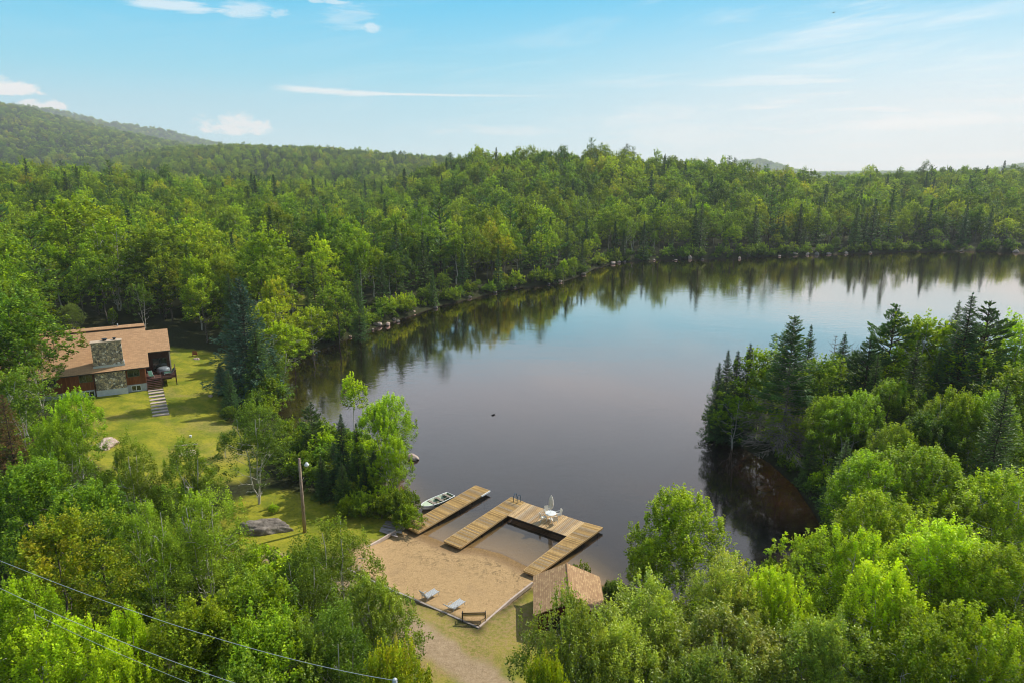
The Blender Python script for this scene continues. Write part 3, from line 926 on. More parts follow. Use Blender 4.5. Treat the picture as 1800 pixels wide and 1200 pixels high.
for i in range(3):
    near('maplem', 14, broad(14, 500 + i, rad=[0.34, 0.38, 0.31][i], nclump=270, per=34, leaf=0.29, cl=0.62, shoots=0.4, lobes=7), L_MAPLE, BARK_GREY)
    near('brightm', 13, broad(13, 510 + i, rad=0.33, nclump=270, per=34, leaf=0.27, cl=0.58, shoots=0.5, lobes=7, forks=2), L_BRIGHT, BARK_BIRCH)
    near('birchm', 14, broad(14, 520 + i, rad=0.26, base=0.1, nclump=230, per=32, leaf=0.25, cl=0.58, shoots=0.5, lobes=6, forks=3, limbs=7, upright=1.3, trunk_r=0.008), L_BIRCH, BARK_BIRCH)


def plant(kind, name, label, cat, x, y, z0, H, group=None, rz=None, wide=1.0, variant=None, tilt=(0, 0)):
    if math.hypot(x, y) > 88 and kind + 'm' in NEAR: kind += 'm'
    v = NEAR[kind]
    h, cm, tm = v[random.randrange(len(v)) if variant is None else variant % len(v)]
    o = thing(name, label, cat, (x, y, z0), random.uniform(0, 2 * PI) if rz is None else rz, group)
    s = H / h
    o.scale = (s * wide, s * wide, s)
    o.rotation_euler = (tilt[0], tilt[1], o.rotation_euler[2])
    link('crown', cm, o); link('trunk', tm, o)
    return o


def tree_top(kind, px, py, Y, label, name=None, cat='tree', group=None, wide=1.0, **k):
    """tree whose tip is seen at (px,py) from depth Y"""
    p = ray(px, py, Y)
    z0 = hz(p.x, p.y)
    nm = name or {'maple': 'maple_tree', 'bright': 'leafy_tree', 'birch': 'birch_tree', 'olive': 'leafy_tree', 'spruce': 'spruce_tree', 'blue': 'spruce_tree',
                  'pine': 'pine_tree', 'deadlow': 'spruce_tree', 'dry': 'spruce_tree', 'aspen': 'aspen_tree', 'bush': 'bush'}[kind]
    o = plant(kind, nm, label, cat, p.x, p.y, max(z0, -0.1) - 0.1, p.z - z0, group, wide=wide, **k)
    occupied.append((p.x, p.y, (p.z - z0) * 0.24 * wide))
    return o


def tree_h(kind, px, py, H, label, **k):
    """tree of height H whose tip is seen at (px,py)"""
    u_, v_ = px - 900.0, py - 600.0
    tn_ = (FOC * SP + v_ * CP) / (FOC * CP - v_ * SP)
    Y = (CAM_H - H - 2) / tn_
    for _ in range(12):
        p = ray(px, py, Y)
        Y = 0.5 * Y + 0.5 * (CAM_H - H - hz(p.x, p.y)) / tn_
    return tree_top(kind, px, py, Y, label, **k)


def tree_base(kind, px, pyb, pyt, label, zb=0.8, **k):
    b = at(px, pyb, zb)
    return tree_top(kind, px, pyt, b.y, label, **k)


occupied = []


exec_trees = True
# ------------------------------------------------------------------ the woods: scattered in jittered rows
sel_x, sel_y = [], []
for (y0, y1, st) in [(60, 260, 6.8), (260, 640, 8.2), (640, 1300, 10.0), (1300, 2100, 16.0), (2900, 3900, 26.0)]:
    ys = np.arange(y0, y1, st)
    for yv in ys:
        half = (yv + 40) * 0.86
        xs = np.arange(-half, half, st)
        sel_x.append(xs + rng.uniform(-0.45, 0.45, len(xs)) * st)
        sel_y.append(np.full(len(xs), yv) + rng.uniform(-0.45, 0.45, len(xs)) * st)
FX, FY = np.concatenate(sel_x), np.concatenate(sel_y)
FZ, FD = height(FX, FY)
ok = FD > 0.3
clear = [P2([(70, 740), (60, 665), (75, 600), (180, 584), (300, 584), (345, 606), (430, 616), (440, 668), (425, 715), (500, 755), (500, 900), (400, 870), (100, 860)], 2.4),
         P2([(495, 500), (575, 500), (600, 530), (560, 545), (500, 545)], 2.0)]
for q in clear: ok &= poly_sd(FX, FY, q) > 1.0
ok &= ~((FY < 100) & (FX > -62) & (FX < 16))                                # the yard, the beach and its surroundings are planted by hand
ok &= ~((FY < 150) & (FX > 14))                                            # so is the point on the east side
# keep only what can be in view
pcx = FX / FY
ok &= np.abs(pcx) < 0.84
# hide nothing twice: cull back slopes far behind ridges
FX, FY, FZ, FD = FX[ok], FY[ok], FZ[ok], FD[ok]
N = len(FX)
u1 = rng.random(N); u2 = rng.random(N)
sn = fbm(FX / 38.0, FY / 38.0, 77, 3)
kind = np.full(N, -1)
hgt_ = np.zeros(N)
shore = FD < 16
ps = np.where(shore, 0.50 + 0.8 * (sn - 0.5), 0.02 + 0.7 * np.clip(sn - 0.58, 0, 1)) * np.where(FX > 120, 1.15, 1.0)
for i in range(N):
    if FY[i] > 640:
        if FY[i] > 900: kind[i] = KIDX['distant'][int(u2[i] * 2)]; hgt_[i] = (11 if FY[i] < 1300 else 16 if FY[i] < 2200 else 24) * (0.8 + 0.4 * u1[i])
        else: kind[i] = KIDX['maple'][int(u2[i] * 8)] if u1[i] > 0.12 else KIDX['spruce'][int(u2[i] * 3)]; hgt_[i] = 12 + 5 * rng.random()
        continue
    if u1[i] < ps[i]:
        kind[i] = KIDX['spruce'][int(u2[i] * 3)]
        hgt_[i] = rng.uniform(9, 17) if shore[i] else rng.uniform(12, 18)
    elif u1[i] < ps[i] + 0.06: kind[i] = KIDX['pine'][0]; hgt_[i] = rng.uniform(12, 18)
    elif u1[i] < ps[i] + 0.13: kind[i] = KIDX['birch'][int(u2[i] * 2)]; hgt_[i] = rng.uniform(10, 15)
    elif u1[i] < ps[i] + 0.20: kind[i] = KIDX['bright'][0]; hgt_[i] = rng.uniform(9, 13)
    else: kind[i] = KIDX['maple'][int(u2[i] * 8)]; hgt_[i] = rng.uniform(9.5, 15.5)
    hgt_[i] *= (1.22 if FY[i] < 380 else 1.35) * (0.78 + 0.5 * rng.random() ** 1.3)
    if FD[i] < 3: hgt_[i] *= 0.75 if FAR[kind[i]][0] == 'spruce' else 0.5
    elif FD[i] < 8: hgt_[i] *= 0.8
print('woods', N)
FH = np.array([FAR[k][1] for k in kind])
scl = hgt_ / FH

# ---- hand placed trees of the near ground
NW = 'that grows'
T = tree_top; B = tree_base
TH = tree_h
# left edge, from the house down
TH('maple', 38, 500, 12.0, 'tall leafy green tree at the end of the wooden house, highest by the left edge', wide=1.0)
TH('birch', 52, 585, 11.5, 'white-stemmed birch leaning against the left end of the house roof', wide=1.15)
TH('birch', 20, 640, 11.5, 'birch with bare white lower stems, beside the left edge level with the house wall', wide=1.2)
TH('bright', 118, 690, 11.0, 'bright green birch in front of the left end of the house wall', wide=0.95)
TH('dry', 2, 690, 10.0, 'brown dying spruce at the left edge below the house')
TH('bright', 95, 738, 11.0, 'bright green leafy tree under the birch with bare stems, left of the lawn boulder', wide=0.9)
TH('birch', 218, 768, 11.5, 'slim pale green birch just below the pale lawn boulder', wide=0.9)
TH('birch', 330, 772, 11.5, 'grey-green birch standing below the fire pit bench', wide=1.05)
TH('birch', 438, 708, 11.5, 'grey-green birch with a crooked white trunk, beside the lawn and the cove', wide=1.35, variant=1)
TH('maple', 40, 800, 12.0, 'dark maple by the left edge, below the bright green birches', wide=1.05)
TH('maple', 150, 835, 12.0, 'maple in the slope wood directly below the pale lawn boulder', wide=1.0)
TH('birch', 255, 880, 11.5, 'slender birch left of the grey boulder in the yard, in a gap of dark shade', wide=0.8)
TH('birch', 345, 858, 11.5, 'pale green birch at the left end of the grey boulder in the yard', wide=1.1)
TH('maple', 85, 905, 12.0, 'leafy tree with a leaning grey stem above the upper power line')
TH('maple', 445, 990, 12.0, 'small maple on the slope just below the grey boulder', wide=0.95)
TH('birch', 590, 905, 11.5, 'tall dark green birch beside the left side of the sandy beach', wide=0.98, variant=2)
TH('birch', 530, 945, 11.5, 'dark green birch next to the utility pole foot', wide=0.85)
TH('olive', 660, 1015, 10.5, 'leafy tree overhanging the lower left edge of the beach', wide=0.72)
TH('bright', 30, 1035, 11.0, 'yellow-orange tinged leafy tree where the power lines leave the left edge', wide=0.85)
TH('bright', 100, 1090, 11.0, 'bright green young tree between the lowest power lines')
TH('bright', 215, 1085, 11.0, 'slim light green tree with upright shoots under the middle power line', wide=0.6)
TH('maple', 335, 1040, 12.0, 'dark maple crossed by the upper power line', wide=0.9)
TH('maple', 440, 1075, 12.0, 'maple below the upper power line, left of the beach', wide=0.9)
TH('olive', 520, 1090, 10.5, 'grey-green leafy tree touching the upper power line near its lower end', wide=0.8)
TH('birch', 590, 1065, 11.5, 'birch with many small dark leaves left of the dirt drive', wide=0.9)
TH('olive', 400, 1165, 10.5, 'low leafy tree at the bottom edge under the middle power line', wide=0.8)
TH('maple', 690, 1120, 12.0, 'leafy tree beside the dirt drive at the bottom edge', wide=0.55)
TH('bright', 190, 1150, 11.0, 'light green tree at the bottom edge between two dead stems', wide=0.7)
# cove and point beyond the yard
T('birch', 392, 762, 80, 'grey-green birch filling the lawn edge left of the crooked-trunked birch', wide=1.3)
T('maple', 470, 765, 82, 'dense leafy tree between the crooked-trunked birch and the driftwood logs', wide=1.1)
B('pine', 545, 800, 704, 'soft blue-green white pine between the cove and the dock point', variant=0, wide=1.05)
T('aspen', 617, 656, 78, 'lanky aspen with leaves only at its top, tallest on the dock point', wide=1.0)
B('spruce', 598, 856, 725, 'dark pointed spruce left of the round maple on the dock point', wide=1.15)
B('spruce', 625, 862, 742, 'second dark spruce tight against the round maple on the dock point', wide=0.9)
B('bright', 672, 850, 698, 'round-crowned maple at the water on the dock point, above the pink rock', wide=1.15, variant=1)
B('bright', 690, 880, 770, 'low maple leaning over the water under the round maple', wide=1.0)
B('spruce', 563, 880, 800, 'young spruce right of the lamp on the utility pole', wide=1.3)
B('spruce', 600, 890, 810, 'young spruce in the middle of the dock point thicket', wide=1.35)
B('spruce', 640, 880, 812, 'young spruce beside the small dead spruce', wide=1.3)
B('deadlow', 657, 868, 790, 'small half-dead grey spruce among the dock point bushes', wide=1.2)
B('spruce', 585, 835, 775, 'small dense spruce behind the white pine on the dock point', wide=1.4)
T('bright', 480, 770, 80, 'light green shrubby tree between the crooked birch and the cove', wide=1.0)
T('maple', 530, 790, 77, 'small leafy tree behind the utility pole top', wide=1.1)
T('maple', 470, 830, 74, 'leafy tree between crooked birch and utility pole', wide=0.9)
# by the house and the cove shore
B('blue', 420, 690, 487, 'large blue-green spruce right of the house lawn', zb=2.0, wide=0.95)
B('spruce', 447, 700, 575, 'dark spruce at the cove in front of the large blue-green spruce', zb=1.5, wide=1.5)
B('spruce', 478, 690, 600, 'short spruce at the cove water edge', zb=0.8, wide=1.6)
B('blue', 385, 690, 636, 'small bluish spruce on the edge of the house lawn', zb=2.0)
B('spruce', 400, 725, 650, 'small dark spruce beside the bluish one at the lawn edge', zb=1.5, wide=1.4)
B('bright', 490, 665, 560, 'fresh green leafy tree at the cove between spruces and boulders', zb=1.0, wide=1.3)
B('bright', 470, 640, 520, 'bright green leafy tree above the cove, right of the blue-green spruce', zb=2.0, wide=1.3)
B('maple', 350, 600, 480, 'green tree behind the house lawn, left of the large blue-green spruce', zb=2.5, wide=1.1)
B('birch', 245, 580, 495, 'yellow-green conical tree right behind the house roof', zb=3.0, wide=1.0)
B('olive', 120, 590, 535, 'round grey-green tree behind the left part of the house roof', zb=4.0, wide=1.2)
B('bright', 195, 580, 540, 'small pale tree behind the house ridge', zb=3.5, wide=0.8)
for k_, x_, yb, yt, lb, wd in [('maple', 110, 548, 338, 'massive round-crowned tree high behind the left end of the house', 1.25), ('bright', 185, 556, 378, 'tall yellow-green tree right of the massive round-crowned one behind the house', 1.1),
        ('maple', 45, 560, 400, 'broad dark tree at the left edge behind the house', 1.2), ('maple', 262, 556, 395, 'broad tree behind the right end of the house roof', 1.2), ('maple', 330, 548, 430, 'round tree behind the lawn edge right of the house', 1.2),
        ('bright', 505, 556, 432, 'large light green tree left of the second clearing', 1.1), ('maple', 458, 590, 455, 'leafy tree directly behind the large blue-green spruce', 1.2), ('maple', 600, 520, 418, 'tall pale tree standing alone behind the second clearing', 0.9),
        ('bright', 545, 600, 535, 'low light green tree in front of the second clearing', 1.3), ('maple', 590, 585, 500, 'leafy tree on the shore right of the second clearing', 1.2), ('maple', 510, 615, 548, 'leafy tree at the cove shore below the plank shelter', 1.3),
        ('spruce', 628, 578, 500, 'slim spruce at the shore beyond the second clearing', 1.0), ('maple', 400, 560, 440, 'tall green tree above the large blue-green spruce', 1.2)]:
    B(k_, x_, yb, yt, lb, zb=2.5, wide=wd)
# the east point
E_ = [('spruce', 1265, 758, 640, 'slim spruce, outermost at the tip of the east point', 0.98),
      ('spruce', 1281, 752, 612, 'slim dark spruce, second from the tip of the east point', 0.82),
      ('spruce', 1298, 762, 615, 'slim spruce, third from the tip of the east point', 0.98),
      ('spruce', 1320, 762, 602, 'dark narrow spruce, fourth from the tip of the east point', 0.90),
      ('bright', 1347, 770, 603, 'leafy green tree between narrow spruces and the tall pine of the east point', 1.1),
      ('deadlow', 1398, 800, 554, 'tall spruce with bare grey lower branches on the east point', 1.15),
      ('spruce', 1427, 765, 570, 'narrow spruce just behind the spruce with bare lower branches', 0.90),
      ('maple', 1448, 790, 620, 'green tree right of the spruce with bare lower branches', 1.1),
      ('spruce', 1486, 760, 584, 'bushy dark spruce beside the leafless snag', 1.15),
      ('pine', 1532, 780, 592, 'broad dark pine left of the umbrella-shaped pine', 1.3),
      ('pine', 1577, 765, 533, 'umbrella-shaped dark pine on the crest of the east point', 1.35),
      ('bright', 1630, 770, 545, 'bright leafy tree between the umbrella-shaped pine and the tallest spruce', 1.15),
      ('bright', 1668, 780, 552, 'leafy tree left of the tallest spruce on the east point', 1.1),
      ('spruce', 1710, 800, 515, 'tallest dark spruce on the east point', 1.23),
      ('spruce', 1687, 740, 528, 'spruce whose thin top shows left of the tallest spruce', 0.9),
      ('pine', 1742, 790, 527, 'spreading dark pine right of the tallest spruce', 1.25),
      ('bright', 1785, 770, 552, 'bright leafy tree at the right edge of the east point crest', 1.2),
      ('spruce', 1615, 830, 598, 'narrow dark spruce in front of the bright trees of the crest', 0.98),
      ('maple', 1570, 830, 660, 'leafy tree below the umbrella-shaped pine', 1.2),
      ('bright', 1500, 850, 690, 'light green tree in the middle of the east point', 1.3),
      ('bright', 1465, 840, 700, 'green tree above the shaded inlet shore', 1.1),
      ('spruce', 1432, 845, 745, 'short spruce at the shaded inlet shore', 1.07),
      ('bright', 1378, 795, 712, 'low green tree at the waterside under the spruce with bare branches', 1.0),
      ('maple', 1335, 775, 695, 'low leafy tree at the waterside near the tip of the east point', 1.0),
      ('bright', 1295, 772, 690, 'small leafy tree hanging over the water at the tip', 1.2),
      ('spruce', 1545, 880, 745, 'spruce in the shade behind the yellow-green birches', 1.15),
      ('bright', 1680, 880, 690, 'pointed yellow-green tree before the tallest spruce', 1.1),
      ('maple', 1640, 890, 715, 'leafy tree left of the pointed yellow-green tree', 1.2),
      ('spruce', 1772, 930, 672, 'large dark spruce near the right edge', 1.23),
      ('bright', 1730, 880, 690, 'green tree tucked left of the large dark spruce at the right edge', 1.2),
      ('bright', 1590, 900, 745, 'green tree over the inlet behind the birches', 1.2),
      ('spruce', 1470, 890, 800, 'dark young spruce at the head of the inlet', 1.15),
      ('spruce', 1490, 905, 770, 'dark spruce behind the first yellow-green birch', 1.23),
      ('maple', 1790, 850, 640, 'leafy tree at the right edge behind the large dark spruce', 1.2),
      ('spruce', 1655, 800, 610, 'dark spruce among the leafy trees left of the tallest spruce', 0.90),
      ('spruce', 1545, 800, 620, 'dark spruce under the broad pine', 0.98)]
for k_, x_, yb, yt, lb, wd in E_: B(k_, x_, yb, yt, lb, zb=1.2, wide=wd)
# south-east foreground
TH('bright', 1200, 872, 11.0, 'round light green maple alone at the water right of the shed', wide=1.35, variant=2)
T('bright', 1142, 948, 49, 'smaller leafy tree joined to the round maple right of the shed', wide=0.9)
TH('bright', 1530, 795, 11, 'yellow-green birch beside the inlet head', wide=1.2, variant=0)
TH('bright', 1640, 785, 11.0, 'broad yellow-green birch below the pointed yellow-green tree', wide=1.35, variant=1)
TH('bright', 1755, 830, 11.0, 'yellow-green birch at the right edge, below the large dark spruce', wide=1.3)
TH('bright', 1560, 880, 11.0, 'yellow-green birch with white stems showing through its leaves', wide=1.2)
TH('bright', 1515, 930, 11, 'leafy birch leaning over the water of the inlet head', wide=1.0)
TH('bright', 1680, 930, 11.0, 'dense green birch in the lower right wood', wide=1.2)
TH('bright', 1780, 960, 11.0, 'green birch with a thick white fork at the right edge', wide=1.1)
TH('bright', 1370, 1010, 10, 'thin-leaved green tree between round maple and inlet', wide=0.9)
TH('bright', 1560, 1000, 11.0, 'green birch over dark shade in the lower right wood', wide=1.0)
TH('olive', 1290, 1000, 10.5, 'olive leafy tree below the round maple', wide=0.9)
TH('olive', 1150, 1040, 10.5, 'dense dark-leaved tree right in front of the shed', wide=1.0)
TH('olive', 1018, 1058, 12.0, 'dark-leaved tree hiding the lower right corner of the shed', wide=0.70)
TH('olive', 1080, 1085, 10.5, 'dark-leaved tree at the bottom edge below the shed', wide=0.9)
TH('olive', 1300, 1075, 10.5, 'olive tree with brown seed tufts at the bottom edge', wide=1.1)
TH('olive', 1440, 1085, 10.5, 'olive tree with bare twig ends at the bottom edge, right of the seed-tufted one', wide=0.9)
TH('bright', 1640, 1090, 11.0, 'green tree at the bottom edge, near the lower right corner', wide=1.0)
TH('bright', 1760, 1080, 11.0, 'green tree filling the lower right corner', wide=1.0)
TH('maple', 960, 1130, 12.0, 'dark-leaved tree at the bottom edge beside the dirt drive', wide=0.45)
TH('olive', 1230, 1150, 10.5, 'olive tree top cut by the bottom edge', wide=0.9)

# bushes
BU = [(700, 905, 862, 'rounded bright green bush beside the moored boat'), (668, 908, 872, 'bright green bush behind the weathered boards'), (636, 905, 868, 'bush left of the weathered boards'),
      (715, 918, 888, 'low bush at the shore end of the single dock'), (610, 905, 872, 'leafy bush below the young spruces'), (480, 905, 885, 'small vivid green bush behind the grey boulder'),
      (1080, 1050, 1022, 'dark green bush between the shed and the water'), (1110, 1068, 1040, 'low bush at the waterline right of the shed'),
      (405, 745, 715, 'low bush at the foot of the lawn spruces'), (500, 800, 770, 'bush beside the driftwood logs'), (545, 830, 800, 'bush at the foot of the white pine')]
for x_, yb, yt, lb in BU: B('bush', x_, yb, yt, lb, cat='bush', wide=1.0)
print('hand', len(occupied))

# drop woods trees that collide with hand placed ones
OC = np.array(occupied)
keep = np.ones(N, bool)
for ox, oy, orad in OC:
    keep &= (np.hypot(FX - ox, FY - oy) > orad * 1.0)
# under-storey infill on the two hand-planted areas
FX, FY, FZ, FD, kind, hgt_, scl = [a[keep] for a in (FX, FY, FZ, FD, kind, hgt_, scl)]
# nearest trees are things of their own; the rest is one mass
dist = np.hypot(FX, FY)
fam = np.array([FAR[k][0] for k in kind])
LAB = {'maple': ('maple_tree', 'green broadleaf tree in the dense wood behind the house and the cove'),
       'bright': ('leafy_tree', 'light green leafy tree in the dense wood behind the house and the cove'),
       'birch': ('birch_tree', 'slender birch in the dense wood behind the house and the cove'),
       'spruce': ('spruce_tree', 'pointed dark spruce in the dense wood behind the house and the cove'),
       'pine': ('pine_tree', 'shaggy pine in the dense wood behind the house and the cove')}
single = np.zeros(N if False else len(FX), bool)
BUDGET = {'maple': 230, 'bright': 60, 'birch': 70, 'spruce': 190, 'pine': 60}
inview = np.abs(FX / FY) < 0.79
for fk, nb_ in BUDGET.items():
    idx = np.where((fam == fk) & inview)[0]
    idx = idx[np.argsort(dist[idx])][:nb_]
    single[idx] = True
for i in np.where(single)[0]:
    k = int(kind[i]); fk = fam[i]
    nm, lb = LAB[fk]
    rz = random.uniform(0, 2 * PI)
    near_ = dist[i] < 150
    if near_:
        plant(fk, nm, lb, 'tree', FX[i], FY[i], FZ[i] - 0.2, hgt_[i], group='%ss in the wood behind the house and cove' % nm.replace('_', ' '), rz=rz, wide=random.uniform(0.9, 1.2))
    else:
        o = bpy.data.objects.new(nm, FAR[k][2]); root_col.objects.link(o)
        s = scl[i]; o.location = (FX[i], FY[i], FZ[i] - 0.2); o.rotation_euler = (0, 0, rz); o.scale = (s * random.uniform(0.9, 1.15),) * 2 + (s,)
        tag(o, lb, 'tree', '%ss in the wood behind the house and cove' % nm.replace('_', ' '))
m_ = ~single
# prototypes of the mass live in their own unlinked collection
pc_ = bpy.data.collections.new('woods_prototypes')
for k, (fk, H_, me_) in enumerate(FAR):
    pc_.objects.link(bpy.data.objects.new('p%02d' % k, me_))


def scatter(name, X, Y, Z, K, S, label=None):
    me = bpy.data.meshes.new(name)
    me.vertices.add(len(X))
    me.vertices.foreach_set('co', np.stack([X, Y, Z], 1).astype(np.float32).ravel())
    a = me.attributes.new('pick', 'INT', 'POINT'); a.data.foreach_set('value', K.astype(np.int32))
    a = me.attributes.new('scl', 'FLOAT_VECTOR', 'POINT')
    w_ = rng.uniform(0.9, 1.18, len(X))
    a.data.foreach_set('vector', np.stack([S * w_, S * w_, S], 1).astype(np.float32).ravel())
    a = me.attributes.new('rot', 'FLOAT_VECTOR', 'POINT')
    a.data.foreach_set('vector', np.stack([rng.normal(size=len(X)) * 0.03, rng.normal(size=len(X)) * 0.03, rng.uniform(0, 2 * PI, len(X))], 1).astype(np.float32).ravel())
    me.update()
    o = link(name, me)
    g = bpy.data.node_groups.new(name, 'GeometryNodeTree')
    g.interface.new_socket('Geometry', in_out='INPUT', socket_type='NodeSocketGeometry')
    g.interface.new_socket('Geometry', in_out='OUTPUT', socket_type='NodeSocketGeometry')
    gi = g.nodes.new('NodeGroupInput'); go = g.nodes.new('NodeGroupOutput')
    ci_ = g.nodes.new('GeometryNodeCollectionInfo'); ci_.inputs['Collection'].default_value = pc_
    ci_.inputs['Separate Children'].default_value = True; ci_.inputs['Reset Children'].default_value = True
    ip = g.nodes.new('GeometryNodeInstanceOnPoints'); ip.inputs['Pick Instance'].default_value = True

    def nat(nm, ty):
        nn = g.nodes.new('GeometryNodeInputNamedAttribute'); nn.data_type = ty; nn.inputs[0].default_value = nm
        return [s_ for s_ in nn.outputs if s_.enabled and s_.name == 'Attribute'][0]
    g.links.new(gi.outputs[0], ip.inputs['Points']); g.links.new(ci_.outputs[0], ip.inputs['Instance'])
    g.links.new(nat('pick', 'INT'), ip.inputs['Instance Index'])
    g.links.new(nat('scl', 'FLOAT_VECTOR'), ip.inputs['Scale'])
    e2r = g.nodes.new('FunctionNodeEulerToRotation'); g.links.new(nat('rot', 'FLOAT_VECTOR'), e2r.inputs[0]); g.links.new(e2r.outputs[0], ip.inputs['Rotation'])
    g.links.new(ip.outputs[0], go.inputs[0])
    md = o.modifiers.new('scatter', 'NODES'); md.node_group = g
    return tag(o, label, kind='stuff')


scatter('forest', FX[m_], FY[m_], FZ[m_] - 0.3, kind[m_], scl[m_], 'dense mixed forest covering the hills around the lake')
print('single', int(single.sum()), 'mass', int(m_.sum()))


# ------------------------------------------------------------------ summer haze over the lake and hills
hm = bpy.data.materials.new('haze_air'); hm.use_nodes = True
t = NT(hm)
vs = t.n('ShaderNodeVolumeScatter'); vs.inputs['Color'].default_value = (0.90, 0.95, 1.0, 1)
vs.inputs['Density'].default_value = 0.00012; vs.inputs['Anisotropy'].default_value = 0.15
t.out(None, vs)
mb = MB(); mb.box((0, 950, 70), (5000, 2000, 320))
hz_o = tag(mb.build('haze', hm), kind='stuff')
h2 = bpy.data.materials.new('valley_haze'); h2.use_nodes = True
t = NT(h2)
vs = t.n('ShaderNodeVolumeScatter'); vs.inputs['Color'].default_value = (0.90, 0.95, 1.0, 1)
vs.inputs['Density'].default_value = 0.00027; vs.inputs['Anisotropy'].default_value = 0.1
t.out(None, vs)
mb = MB(); mb.box((0, 1270, 80), (5200, 1300, 300)); tag(mb.build('valley_haze', h2), kind='stuff')
cy.volume_bounces = 0


# ------------------------------------------------------------------ built things: materials
def island_wood(name, lo, hi, rough=0.75, grain=(1, 1, 1), dark=0.35):
    m, t = newmat(name)
    geo = t.n('ShaderNodeNewGeometry'); isl = geo.outputs['Random Per Island']
    co = t.n('ShaderNodeTexCoord').outputs['Object']
    mp = t.n('ShaderNodeMapping'); t.set(mp, 0, co); mp.inputs['Scale'].default_value = grain
    nz = t.noise(mp.outputs[0], 3.0, 5, 0.65); big = t.noise(co, 0.45, 4, 0.6)
    c = t.mix(isl, lo, hi)
    gw = t.n('ShaderNodeTexWhiteNoise', noise_dimensions='1D'); t.set(gw, 'W', t.math('MULTIPLY', isl, 57.3))
    gr_ = sum(hi) / 3.4
    c = t.mix(t.smap(gw.outputs[0], 0.55, 1.0, 0.0, 0.55), c, (gr_ * 0.95, gr_ * 0.82, gr_ * 0.66))
    c = t.mix(t.math('MULTIPLY', t.smap(nz, 0.45, 0.75), dark), c, [x * 0.45 for x in lo])
    c = t.mix(t.math('MULTIPLY', t.smap(big, 0.5, 0.7), 0.35), c, [x * 0.55 for x in lo])
    t.out(principled(t, c, rough, t.bump(nz, 0.4, 0.01), 0.25))
    return m


M_DECK = island_wood('dock_planks', (0.25, 0.145, 0.045), (0.52, 0.325, 0.115), 0.7)
M_DECK2 = island_wood('platform_planks', (0.36, 0.22, 0.10), (0.66, 0.45, 0.23), 0.7)
M_BEAM = island_wood('dock_beam', (0.45, 0.27, 0.11), (0.55, 0.36, 0.16), 0.8)
M_UNDER = simple('wet_timber', (0.045, 0.030, 0.018), 0.7)
M_GREYWOOD = island_wood('weathered_wood', (0.24, 0.19, 0.17), (0.42, 0.36, 0.33), 0.9)
M_STEP = island_wood('step_timber', (0.40, 0.30, 0.25), (0.62, 0.50, 0.42), 0.9)
M_SIDING = None
M_WHITE = simple('white_plastic', (0.78, 0.78, 0.76), 0.4, 0.06)
M_CREAM = simple('cream_cloth', (0.88, 0.80, 0.68), 0.8, 0.12)
M_BLACK = simple('black_metal', (0.020, 0.020, 0.020), 0.45, 0.2)
M_BLUE = simple('blue_metal', (0.03, 0.09, 0.16), 0.4, 0.1)
M_BENCH = island_wood('bench_slats', (0.38, 0.25, 0.09), (0.50, 0.35, 0.14), 0.6)
M_CONC = simple('concrete', (0.42, 0.43, 0.44), 0.9, 0.18, 2.0, 0.15)
M_GLASS = simple('window_glass', (0.020, 0.028, 0.018), 0.06, 0.5, 1.5, 0.8)
M_DKWOOD = island_wood('brown_stained_deck', (0.115, 0.050, 0.038), (0.150, 0.068, 0.050), 0.7)
M_DKRAIL = island_wood('dark_brown_rail', (0.060, 0.024, 0.018), (0.085, 0.035, 0.026), 0.6)
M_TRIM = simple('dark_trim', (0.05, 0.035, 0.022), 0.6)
M_GREEN = simple('green_cushion', (0.10, 0.24, 0.17), 0.7, 0.2)
M_RED = simple('red_paint', (0.22, 0.02, 0.02), 0.5, 0.1)
M_SNOWW = simple('pale_metal', (0.60, 0.62, 0.64), 0.35, 0.08, metal=0.3)
M_POLE = mat_bark('pole_wood', (0.40, 0.29, 0.22), (0.22, 0.155, 0.12), 2.0)


def shingle_mat(name, cols, w_, h_, axis='Y', mortar=(0.10, 0.06, 0.045)):
    m, t = newmat(name)
    co = t.n('ShaderNodeUVMap').outputs[0]
    br = t.n('ShaderNodeTexBrick'); t.set(br, 'Vector', co)
    br.inputs['Scale'].default_value = 1.0; br.inputs['Brick Width'].default_value = w_; br.inputs['Row Height'].default_value = h_
    br.inputs['Mortar Size'].default_value = h_ * 0.09; br.inputs['Mortar Smooth'].default_value = 0.3; br.inputs['Bias'].default_value = 0.0
    br.inputs['Color1'].default_value = (0, 0, 0, 1); br.inputs['Color2'].default_value = (1, 1, 1, 1); br.inputs['Mortar'].default_value = (0.5, 0.5, 0.5, 1)
    wn = t.n('ShaderNodeTexWhiteNoise', noise_dimensions='3D'); t.set(wn, 0, br.outputs[0])
    nz = t.noise(co, 1.2, 4, 0.6); fine = t.noise(co, 20, 3, 0.7)
    f = t.math('ADD', t.math('MULTIPLY', br.outputs[0], 0.75), t.math('MULTIPLY', t.math('SUBTRACT', fine, 0.5), 0.35), clamp=True)
    c = t.ramp(f, [(0.0, cols[0]), (0.45, cols[1]), (0.8, cols[2]), (1.0, cols[3])])
    c = t.mix(t.math('MULTIPLY', br.outputs[1], 0.4), c, mortar)
    c = t.mix(t.math('MULTIPLY', t.smap(nz, 0.5, 0.7), 0.2), c, [x * 0.7 for x in cols[1]])
    t.out(principled(t, c, 0.9, t.bump(t.math('SUBTRACT', 1.0, br.outputs[1]), 0.3, 0.012), 0.15))
    return m


M_ROOF = shingle_mat('brown_shingles', [(0.42, 0.240, 0.125), (0.50, 0.290, 0.150), (0.57, 0.340, 0.180), (0.64, 0.40, 0.22)], 0.5, 0.16)
M_ROOF2 = shingle_mat('mixed_shingles', [(0.33, 0.195, 0.105), (0.44, 0.275, 0.145), (0.54, 0.36, 0.185), (0.76, 0.57, 0.28)], 0.34, 0.17, mortar=(0.07, 0.035, 0.03))

